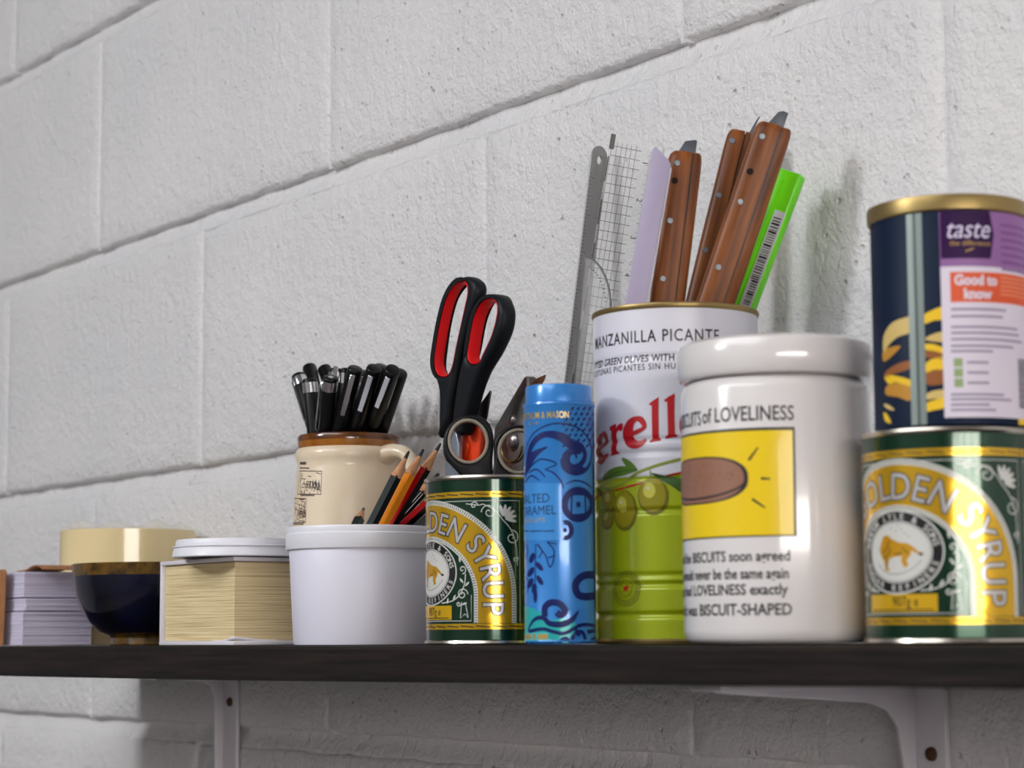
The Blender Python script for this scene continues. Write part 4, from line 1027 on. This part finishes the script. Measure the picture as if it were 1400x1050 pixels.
def craft_knives():
    S = 1050 / 180; ox, oy = 580, 480
    # orange snap-off knife with a dark pointed blade
    wd = .124; base = W(650, 650, wd); t = thing('craft_knife', 'orange craft knife with a dark pointed blade seen through the finger ring', 'knife', (base.x, -wd, 0))
    loc = lambda l: [(x - base.x, z) for x, z in l]
    M_ORG = mat('orange plastic', (238, 66, 12), .35); 
    bm = new(); prism(bm, loc(plane_pts([(378, 510), (400, 440), (490, 312), (494, 322), (462, 525), (440, 590), (370, 570)], wd, S, ox, oy, 0)), [], .003, .0042, .0002); obj('blade', bm, mat('dark blade', (84, 82, 78), .35, .9), t)
    bm = new(); prism(bm, loc(plane_pts([(250, 760), (300, 640), (350, 570), (410, 560), (462, 620), (462, 720), (450, 900), (410, 1100), (380, 1300), (300, 1300), (235, 1000)], wd, S, ox, oy, 2)), [], -.002, .0035, .0015); b = obj('handle', bm, M_ORG, t)
    bm = new(); prism(bm, loc(plane_pts([(318, 830), (345, 760), (375, 735), (392, 760), (362, 860), (330, 900)], wd, S, ox, oy, 2)), [], -.0036, -.001, .0006); obj('slider', bm, M_ORG, b)
    bm = new()
    for k in range(5):
        q = loc(plane_pts([(300, 800 + k * 28), (338, 785 + k * 28), (338, 795 + k * 28), (300, 810 + k * 28)], wd, S, ox, oy, 0)); prism(bm, q, [], -.0030, -.0015)
    obj('grip_rib', bm, mat('dark red rib', (120, 20, 10), .5), b)
    # metal utility knife
    wd = .108; base = W(712, 650, wd); t = thing('utility_knife', 'worn grey metal utility knife with its blade tip showing, behind the blue tube', 'knife', (base.x, -wd, 0))
    loc = lambda l: [(x - base.x, z) for x, z in l]
    bm = new(); prism(bm, loc(plane_pts([(548, 720), (560, 610), (640, 470), (740, 300), (796, 206), (812, 198), (824, 206), (820, 400), (812, 900), (800, 1300), (560, 1300)], wd, S, ox, oy, 0)), [], 0, .0066, .0008); o = obj('body', bm, M_STEEL, t)
    bm = new(); prism(bm, loc(plane_pts([(820, 262), (850, 222), (932, 186), (916, 235), (890, 275)], wd, S, ox, oy, 0)), [], .0028, .0038, .0001); obj('blade', bm, mat('copper lit blade', (150, 104, 78), .35, .8), t)
    for x, y, r in ((700, 553, .0042), (712, 720, .0062)):
        q = W(ox + x / S, oy + y / S, wd); bm = new(); lathe(bm, [(0, r * .55), (r * .5, r * .48), (r * .85, r * .25), (r, 0), (r, -.001)], 24)
        bake(bm, Matrix.Translation((q.x - base.x, 0, q.z)) @ Matrix.Rotation(PI / 2, 4, 'X')); obj('screw', bm, mat('dull screw', (150, 142, 140), .3, .9), o)
    bm = new(); q = W(ox + 716 / S, oy + 770 / S, wd); tube(bm, [(q.x - base.x + .011 * math.cos(a), -.0018, q.z + .0085 * math.sin(a)) for a in [PI + i * PI / 12 for i in range(13)]], .0008, 6); obj('brass_rim', bm, M_GOLDRIM, o)
craft_knives()

# ------------------------------------------------------------------ stoneware mug with pens
C_MG = (.8050, -.0575)
def mug():
    c = C_MG; H = .1510
    t = thing('stoneware_mug', 'cream stoneware mug with a brown glazed rim, packed with black pens', 'mug', (c[0], c[1], 0), facing_rot(c))
    M_ST = mat('cream stoneware', (234, 216, 188), .3, 0, .35, vary=(40, (224, 200, 170), .45, .8)); M_BRN = mat('brown glaze', (112, 62, 12), .18, 0, .5, vary=(70, (62, 28, 8), .35, .7)); M_OCH = mat('ochre glaze', (164, 102, 26), .22, 0, .4, vary=(90, (138, 78, 14), .4, .7))
    r0 = .0408
    bm = new(); lathe(bm, [(0, .001), (r0 - .004, 0), (r0 - .001, .0015), (r0, .005), (r0, .05), (r0 - .0016, .1), (r0 - .0034, .126), (r0 - .0040, .130), (r0 - .0028, .1325), (r0 - .0020, .136), (r0 - .0028, .1395), (r0 - .0044, .1412)], 80); obj('body', bm, M_ST, t)
    bm = new(); lathe(bm, [(r0 - .0044, .1412), (r0 - .0041, .1430), (r0 - .0038, .1460)], 80); obj('glaze_band', bm, M_OCH, t)
    bm = new(); lathe(bm, [(r0 - .0038, .1460), (r0 - .0035, .1490), (r0 - .0043, H - .0003), (r0 - .0055, H), (r0 - .0068, H - .001), (r0 - .0072, H - .008), (r0 - .0072, .008), (0, .007)], 80); obj('rim', bm, M_BRN, t)
    # strap handle, pointing right as seen
    th = R_(6); hp = smooth_path([(r0 - .006, 0, .1352), (r0 + .003, 0, .1372), (r0 + .0125, 0, .1352), (r0 + .0185, 0, .126), (r0 + .0195, 0, .11), (r0 + .0165, 0, .09), (r0 + .008, 0, .071), (r0 - .003, 0, .064)], 6)
    bm = new(); n = len(hp); tube(bm, hp, [.0062 - .0018 * math.sin(PI * i / (n - 1)) + .0016 * max(0, 1 - i / 8) for i in range(n)], 14)
    for v in bm.verts: v.co.y *= 1.35
    bake(bm, Matrix.Rotation(R_(-40), 4, 'Z')); obj('handle', bm, M_ST, t)
    # engraved style print on the left
    M_INK = mat('mug print', (74, 60, 56), .5); p = Print(r0 - .0008, lambda z: r0 if z < .05 else r0 - .0016 * (z - .05) / .05 if z < .1 else r0 - .0016 - .0018 * (z - .1) / .026, c, 0)
    X = lambda x, y: (370 + x / 3.888, 470 + y / 3.888)
    def frame(x0, x1, y0, y1, nl, seed):
        rnd = random.Random(seed)
        p.strokeT('printed_picture', M_INK, [X(x0, y0), X(x1, y0 + 1), X(x1, y1), X(x0, y1)], .0007, 1.2e-4, closed=True)
        for i in range(nl):
            x = rnd.uniform(x0 + 6, x1 - 6); y = rnd.uniform(y0 + 8, y1 - 8); l = rnd.uniform(8, 26); v = rnd.random() < .6
            p.strokeT('printed_picture', M_INK, [X(x, y), X(min(x + (1 if v else l), x1 - 3), min(y + (l if v else 3), y1 - 3))], .00055, 1.4e-4)
        for k in range(5):
            x = x0 + (x1 - x0) * (.35 + .13 * k); p.strokeT('printed_picture', M_INK, [X(x, y1 - 30), X(x + 3, y1 - 62 - rnd.random() * 18), X(x + 9, y1 - 34)], .0011, 1.5e-4)
    frame(136, 263, 676, 800, 46, 1); frame(116, 184, 822, 950, 40, 2)
    for x0, x1, y, wdt in ((137, 172, 634, .0020), (137, 192, 660, .0011), (152, 230, 806, .0011), (148, 178, 828, .0010), (112, 178, 958, .0011)):
        x = x0
        while x < x1 - 4:
            p.strokeT('printed_picture', M_INK, [X(x, y), X(x + 5, y)], wdt, 1.4e-4); x += 7
    p.build(t)
mug()
def pens():
    # (top zoom x, y), lean dx per 100 of zoom height, wall distance, kind, label
    defs = [
        ((147, 168), -.03, -.30, .078, 'wire', 'leftmost black pen in the mug, wire clip hanging on its left'),
        ((207, 186), -.02, -.12, .088, 'band', 'short black pen with a chrome end ring near the left of the mug'),
        ((214, 124), -.02, -.10, .048, 'plain', 'black capped pen rising behind the chrome ringed one on the left'),
        ((275, 130), 0, -.02, .040, 'plain', 'black capped pen at the back left centre of the mug'),
        ((320, 176), .05, .02, .090, 'wire', 'black pen with chrome cap and wire clip at the front of the mug'),
        ((352, 132), .08, .06, .060, 'chrome', 'black pen with a polished chrome clip top behind the front one'),
        ((400, 140), .1, .1, .040, 'plain', 'black capped pen at the back centre of the mug'),
        ((452, 128), .22, .24, .080, 'flat', 'black pen with a brownish reflecting flat clip, centre of the mug'),
        ((510, 146), .22, .22, .048, 'flat', 'black pen half hidden between two flat clipped pens'),
        ((552, 128), .35, .34, .076, 'flat', 'black pen with the brightest long silver clip, right of centre'),
        ((592, 118), .33, .33, .048, 'plain', 'tall black capped pen at the back right of the mug'),
        ((650, 136), .33, .33, .070, 'flat', 'black pen with a silver clip, second from the right in the mug'),
        ((690, 152), .33, .33, .054, 'flat', 'rightmost black pen in the mug with a narrow silver clip'),
    ]
    mb = M_BLACK; r = .0055
    tops, rims = [], []
    for (zx, zy), _, k, wd, kind, lab in defs:
        px, py = 370 + zx / 3.888, 470 + zy / 3.888
        top = W(px, py, wd); zr = .151; hr = (top.z - zr) / (top.z - W(px, py + 100, wd).z) * 100
        tops.append(top); rims.append(W(px - k * hr, py + hr, wd))
    def spread(P, lim, mind, n):                    # keep the pens apart and inside the mouth
        for it in range(n):
            for a in range(len(P)):
                for b in range(a):
                    d = Vector((P[a].x - P[b].x, P[a].y - P[b].y)); l = d.length
                    if l < mind:
                        d = d.normalized() * (mind - l) * .5 if l > 1e-6 else Vector((.001, 0))
                        P[a].x += d.x; P[a].y += d.y; P[b].x -= d.x; P[b].y -= d.y
            if lim:
                for q in P:
                    v = Vector((q.x - C_MG[0], q.y - C_MG[1]))
                    if v.length > lim: v *= lim / v.length; q.x, q.y = C_MG[0] + v.x, C_MG[1] + v.y
    spread(rims, .0274, .0114, 80); spread(tops, 0, .0112, 12)
    for ((zx, zy), _, k, wd, kind, lab), top, rim in zip(defs, tops, rims):
        dd = (rim - top).normalized(); low = rim + dd * .026
        L = (top - low).length
        t = from_axis('pen', lab, 'pen', top, low, L, Matrix.Rotation(R_(random.uniform(-8, 8)), 3, 'Z') @ TOCAM, 'black pens in the stoneware mug')
        bm = new(); lathe(bm, [(0, 0), (.0012, 0), (.0034, .012), (.0040, .02), (.0040, L - .060)], 18); obj('barrel', bm, mb, t)
        bm = new(); lathe(bm, [(.0040, L - .060), (r, L - .0595), (r, L - .0016), (r - .0003, L - .0005), (r - .0010, L), (0, L)], 20); obj('cap', bm, mb, t)
        if kind == 'flat':
            bm = new(); box(bm, (-.0019, -r - .0014, L - .036), (.0019, -r - .0006, L - .0030), .0003, 1); box(bm, (-.0014, -r - .0012, L - .006), (.0014, -r + .001, L - .0035)); obj('clip', bm, M_CHROME, t)
        elif kind == 'wire':
            bm = new(); x = -.0052 if zx < 200 else -.0065
            tube(bm, [(x + .002, -.002, L - .004), (x - .0005, -.0025, L - .006), (x - .0002, -.0028, L - .040), (x + .0012, -.003, L - .043), (x + .0024, -.003, L - .040), (x + .0026, -.0028, L - .008)], .0006, 6); obj('clip', bm, M_CHROME, t)
            bm = new(); lathe(bm, [(r + .0002, L - .0100), (r + .0003, L - .004), (r - .0005, L - .0005), (0, L + .0003)], 20); obj('end_band', bm, M_CHROME, t)
        elif kind in ('band', 'chrome'):
            bm = new(); lathe(bm, [(r + .0002, L - .0105), (r + .0003, L - .0030)], 20); obj('end_band', bm, M_CHROME, t)
            if kind == 'chrome': bm = new(); box(bm, (-.0018, -r - .0016, L - .016), (.0018, -r - .0004, L + .0012), .0004, 1); obj('clip', bm, M_CHROME, t)
pens()

# ------------------------------------------------------------------ white tub with pencils
C_TB = (.931, -.121)
def tub():
    c = C_TB; H = .0768; R1 = .0503
    t = thing('plastic_tub', 'white open plastic tub holding coloured pencils, left of the syrup tin', 'tub', (c[0], c[1], 0), facing_rot(c))
    bm = new(); lathe(bm, [(0, .0014), (.0395, .0012), (.0425, .0002), (.0440, .0002), (.0447, .002), (.0478, .062), (.0470, .064), (.0462, .0645), (.0432, .003), (0, .003)], 96); obj('body', bm, M_TUB, t)
    bm = new(); lathe(bm, [(.0470, .062), (.0496, .0622), (.0500, .0630), (.0503, .0718), (.0490, .0726), (.0492, .0735), (.0496, .0755), (.0490, H), (.0478, H), (.0470, .0755), (.0462, .064)], 96, close=True); obj('rim', bm, mat('tub rim plastic', (230, 230, 238), .35), t)
tub()
def pencils():
    M_LEAD = mat('pencil lead', (42, 42, 46), .45); M_PW = mat('pencil wood', (206, 152, 108), .6, vary=(300, (190, 130, 88), .4, .7))
    def paint(n, c): return mat('pencil ' + n, c, .42, 0, 0, spec=.22)
    G, O, Rd, BK, WH = paint('dark green', (6, 30, 28)), paint('orange', (246, 146, 10)), paint('red', (182, 10, 16)), paint('black', (8, 8, 11)), paint('white stripe', (205, 212, 208))
    Z = 7.5
    X = lambda x, y: (480 + x / Z, 590 + y / Z)
    #   tip zoom, rim zoom, tip wall dist, foot pull, faces, label
    defs = [
        ((595, 200), (215, 950), .106, .131, [G, G, BK], 'dark green pencil leaning right, leftmost of the long ones', 1),
        ((745, 180), (325, 950), .092, .119, [O, O, O], 'bright orange pencil with a blunt tip', 1),
        ((920, 120), (425, 950), .079, .108, [Rd, Rd, BK], 'red and black pencil with the longest sharpened point', 1),
        ((132, 785), (60, 950), .100, .115, [G, G, G], 'short pencil, only its sharpened tip above the tub rim', 1),
        ((905, 425), (430, 950), .066, .096, [G, G, BK], 'dark green pencil with a white stripe, running behind the tin', 0),
        ((930, 610), (560, 950), .064, .096, [Rd, Rd, BK], 'red pencil lying low behind the syrup tin edge', 0),
        ((900, 815), (730, 950), .066, .090, [BK, G, BK], 'dark pencil lowest in the tub, beside the tin', 0),
    ]
    r = .0041
    for tip, rim, wt, wr, cols, lab, sharp in defs:
        top = W(*X(*tip), wt); low = W(*X(*rim), wr); d = (low - top).normalized()
        L = (top.z - .006) / -d.z
        # the pencil passes the tub mouth inside its rim and ends at the far wall or floor
        zr = .0772; rim = top + d * ((top.z - zr) / -d.z); v = Vector((rim.x - C_TB[0], rim.y - C_TB[1])); lim = .0418
        if v.length > lim: v *= lim / v.length
        rim = Vector((C_TB[0] + v.x, C_TB[1] + v.y, zr)); d = (rim - top).normalized(); low = rim
        L = (rim - top).length
        for k in range(400):
            q = top + d * (L + .0005)
            if q.z < .008 or math.hypot(q.x - C_TB[0], q.y - C_TB[1]) > .0405 - .045 * (.0772 - q.z): break
            L += .0005
            if top.z + d.z * L < .063: break
        L = min(L, .17)
        t = from_axis('pencil', lab, 'pencil', top, low, L, Matrix.Rotation(R_(12), 3, 'Z') @ TOCAM, 'pencils in the white tub')
        cone = .019 if sharp else .017
        bm = new(); hexr = []
        for z in (0, L - cone - .001, L - cone):
            hexr.append([bm.verts.new((r * math.cos(PI / 6 + PI / 3 * i), r * math.sin(PI / 6 + PI / 3 * i), z - (.0016 * (i % 2) if z > L - cone - .0005 else 0))) for i in range(6)])
        for a, b in zip(hexr, hexr[1:]):
            for i in range(6):
                f = bm.faces.new((a[i], a[(i + 1) % 6], b[(i + 1) % 6], b[i])); f.material_index = (i + 1) % 3 if len(set(cols)) > 1 else 0
        bm.faces.new(hexr[0][::-1]); obj('shaft', bm, cols, t, 30)
        if 'white stripe' in lab:
            for xs in (-.0006, .0011):
                bm = new(); box(bm, (xs - .00022, -r * .93 - .0003, .03), (xs + .00022, -r * .86, L - cone - .002)); obj('stripe', bm, WH, t, 0)
            bm = new(); box(bm, (-.0012, -r * .92, L * .30), (.0012, -r * .86 - .0006, L * .34)); obj('printed_mark', bm, mat('pencil cream print', (206, 196, 160), .5), t, 0)
        bm = new(); lathe(bm, [(r * .93, L - cone - .0012), (r * .9, L - cone), (.0014, L - .0058)], 18); obj('sharpened_wood', bm, M_PW, t)
        bm = new(); lathe(bm, [(.0014, L - .0058), (.0009, L - .001), (.0004, L), (0, L)] if sharp else [(.0014, L - .0058), (.0013, L - .001), (0, L)], 12); obj('lead', bm, M_LEAD, t)
pencils()

# ------------------------------------------------------------------ thick book, lid on it
def pages_mat(name, a, b):
    m = bpy.data.materials.new(name); m.use_nodes = True; nt = m.node_tree; bs = nt.nodes['Principled BSDF']
    tc = nt.nodes.new('ShaderNodeTexCoord'); mp = nt.nodes.new('ShaderNodeMapping'); mp.inputs['Scale'].default_value = (3, 3, 260)
    nt.links.new(tc.outputs['Object'], mp.inputs[0]); n = nt.nodes.new('ShaderNodeTexNoise'); n.inputs['Scale'].default_value = 4; n.inputs['Detail'].default_value = 5
    nt.links.new(mp.outputs[0], n.inputs['Vector']); r = nt.nodes.new('ShaderNodeValToRGB'); r.color_ramp.elements[0].position = .3; r.color_ramp.elements[1].position = .52
    r.color_ramp.elements[0].color = tuple(lin(c) for c in b) + (1,); r.color_ramp.elements[1].color = tuple(lin(c) for c in a) + (1,)
    nt.links.new(n.outputs['Fac'], r.inputs[0]); nt.links.new(r.outputs[0], bs.inputs['Base Color']); bs.inputs['Roughness'].default_value = .8
    bp = nt.nodes.new('ShaderNodeBump'); bp.inputs['Distance'].default_value = .0008; nt.links.new(n.outputs['Fac'], bp.inputs['Height']); nt.links.new(bp.outputs[0], bs.inputs['Normal'])
    return m
BK_W = .172
def book():
    cn = W(318, 878, BK_W); lf = W(217, 878, BK_W); H = .0600; L = cn.x - lf.x; D = .064
    t = thing('thick_book', 'squat thick white book lying flat, yellowed page edges showing, beside the bowl', 'book', (lf.x, -BK_W, 0))
    MP = pages_mat('yellowed pages', (232, 212, 166), (196, 168, 118)); MC = mat('book cover white', (222, 218, 226), .45)
    # page block built from sheaves of slightly different depth
    rnd = random.Random(4); z = .0032; first = True
    while z < H - .0034:
        h = min(rnd.choice((.0009, .0014, .002, .0028)), H - .0034 - z); j = rnd.uniform(0, .00025)
        bm = new(); box(bm, (.004, .0028 + j, z), (L - .003 - rnd.uniform(0, .00025), D - .002, z + h - .00008)); obj('page_sheaf', bm, MP, t, 0); z += h
    # covers: bent slightly at the near corner
    for z0, z1, nm, s in ((0, .003, 'back_cover', 1), (H - .003, H, 'front_cover', 1)):
        bm = new(); box(bm, (0, 0, z0), (L + .001, D, z1), .0008, 2)
        obj(nm, bm, MC, t)
    bm = new(); box(bm, (-.0002, .0002, .0002), (.0032, D, H - .0002), .001, 2); obj('spine', bm, MC, t)
    # the wrinkled paper lining bulging at the lower corner
    bm = new(); tube(bm, smooth_path([(L - .034, .0022, .0024), (L - .012, .0016, .0030), (L - .002, .0008, .0048), (L - .0012, .006, .0046), (L - .001, .02, .0030), (L - .001, .034, .0026)], 5), .0011, 8); obj('endpaper_fold', bm, MC, t)
    return lf.x + L * .5, L, H, D
bx, bL, bH, bD = book()
def tub_lid():
    q = W(326, 800, .150)
    t = thing('tub_lid', 'white plastic tub lid lying on top of the thick book', 'lid', (q.x, -.150, bH + .0003), 0); r = .0450
    bm = new(); lathe(bm, [(0, .0085), (r - .006, .0085), (r - .005, .0118), (r - .002, .0124), (r - .0012, .0110), (r - .0012, .0082), (r, .0070), (r + .0012, .0008), (r + .0006, 0), (r - .0008, .0002), (r - .002, .0060), (0, .0066)], 80); obj('top', bm, M_WHITEPL, t)
    bm = new(); lathe(bm, [(r - .0004, .0066), (r + .0010, .0070), (r + .0011, .0076), (r - .0002, .0080)], 80, close=True); obj('grip_ring', bm, M_WHITEPL, t)
tub_lid()

# ------------------------------------------------------------------ bowl, cream tape roll, paper stack
def bowl():
    c = (.6195, -.1215)
    t = thing('glazed_bowl', 'navy glazed bowl with an amber rim and foot, between paper stack and book', 'bowl', (c[0], c[1], 0), facing_rot(c)); r = .0648; H = .0622; f = .0345
    M_NAV = mat('navy glaze', (6, 10, 40), .14, 0, .5, vary=(40, (3, 4, 12), .4, .7)); M_AMB = mat('amber glaze', (104, 74, 16), .18, 0, .5, vary=(120, (52, 38, 14), .4, .65)); M_IN = mat('bowl inside', (90, 66, 24), .2, 0, .4)
    out = [(f + .0005, .0075), (f + .008, .0105), (f + .0165, .0180), (f + .0225, .0270), (f + .0265, .0380), (f + .0284, .0490), (f + .0290, .0530)]
    bm = new(); lathe(bm, out, 90); obj('body', bm, M_NAV, t)
    bm = new(); lathe(bm, [(f + .0290, .0530), (f + .0295, .0575), (f + .0301, H - .0006), (f + .0297, H), (f + .0285, H - .0003)], 90); obj('rim', bm, M_AMB, t)
    bm = new(); lathe(bm, [(f + .0285, H - .0003), (f + .0270, .048), (f + .022, .028), (f + .008, .0145), (0, .011)], 90); obj('inner_glaze', bm, M_IN, t)
    bm = new(); lathe(bm, [(0, .0012), (f - .004, .0012), (f - .003, 0), (f - .0006, 0), (f, .0008), (f - .0008, .0055), (f + .0005, .0075)], 90); obj('foot_ring', bm, M_AMB, t)
bowl()
def tape_roll():
    c = (.4450, -.0645); r = .0582; H = .0968
    t = thing('tape_roll', 'wide cream tape roll standing behind the bowl, clear film on top', 'tape', (c[0], c[1], 0), facing_rot(c))
    M_TP = mat('cream tape', (228, 208, 158), .22, 0, .5); M_TP2 = mat('cream tape edge', (236, 222, 186), .5)
    bm = new(); lathe(bm, [(r - .02, 0), (r - .0005, 0), (r, .0005), (r, H - .0005), (r - .0006, H), (r - .02, H)], 96, close=True); obj('tape', bm, M_TP, t)
    bm = new(); lathe(bm, [(r - .0235, .0004), (r - .02, .0004), (r - .02, H - .0004), (r - .0235, H - .0004)], 72, close=True); obj('core', bm, mat('card core', (170, 140, 104), .8), t)
    # crumpled clear film lying on the roll
    rnd = random.Random(12); bm = new(); n, m = 36, 6; g = {}
    for i in range(n + 1):
        a = R_(-200 + 220 * i / n)
        for k in range(m + 1):
            rr = r - .019 + .0175 * k / m; z = H + .0006 + max(0, (.0024 * math.sin(i * .9) + .002 * math.sin(i * .43 + k * 1.1) + .001 * rnd.random() + .0034)) * math.sin(PI * (k + .3) / (m + .6))
            g[i, k] = bm.verts.new((rr * math.cos(a), rr * math.sin(a), z))
    for i in range(n):
        for k in range(m): bm.faces.new((g[i, k], g[i + 1, k], g[i + 1, k + 1], g[i, k + 1]))
    obj('clear_film', bm, mat('clear film', (240, 236, 226), .08, alpha=.22), t, 180)
tape_roll()
def papers():
    wd = .188; cn = W(28, 876, wd); bk = W(103, 876, .128)
    M_PA = mat('lilac white paper', (206, 200, 222), .7, bump=(200, .0002, 3), vscale=(.05, .05, 4)); D = wd - .128
    Lx = .085; z = 0.0003; rnd = random.Random(6)
    specs = ((.0268, 0, 0, 'bottom and thickest bundle of lilac white paper in the stack at the left end'), (.0102, .0012, .001, 'thin middle bundle of lilac white paper in the left stack'), (.0205, -.0006, .0006, 'top bundle of lilac white paper in the left stack, beside the bowl'))
    for h, dx, dy, lab in specs:
        t = thing('paper_bundle', lab, 'paper', (cn.x - Lx + dx, -wd + dy, z), R_(rnd.uniform(-1.2, 1.2)), 'paper bundles at the left end of the shelf')
        zz = 0
        while zz < h - .0004:
            hh = min(rnd.uniform(.0016, .0034), h - zz); j = rnd.uniform(-.0007, .0007)
            bm = new(); box(bm, (0, rnd.uniform(0, .0006), zz), (Lx + j, D, zz + hh - .00006), .0003, 1); obj('sheaf', bm, M_PA, t, 30); zz += hh
        z += h + .0006
    top = z
    M_K = mat('kraft card', (164, 112, 70), .7, vary=(60, (146, 96, 58), .4, .7))
    # kraft wrapper: upright card at the front, its curled flap over the top
    t = thing('kraft_wrapper', 'brown kraft card standing against the paper stack with a curled flap', 'card', (cn.x, -wd, 0))
    a = W(7, 876, wd + .004).x - cn.x
    bm = new(); prism(bm, [(a - .06, .0002), (a - .0015, .0002), (a + .0022, .055), (a + .0024, .0595), (a - .001, .0612), (a - .06, .0612)], [], -.0062, -.0046, .0003); obj('panel', bm, M_K, t)
    pth = [(-.040, top + .0006), (-.022, top + .0010), (-.010, top + .0034), (-.0005, top + .0042), (.0075, top + .0028), (.0125, top + .0008)]
    pth = [(v[0], v[1]) for v in smooth_path([(p[0], p[1], 0) for p in pth], 4)]
    bm = new(); o = [(x, z + .0006) for x, z in pth] + [(x, z - .0003) for x, z in pth[::-1]]; prism(bm, o, [], .012, .044); obj('flap', bm, M_K, t)
papers()
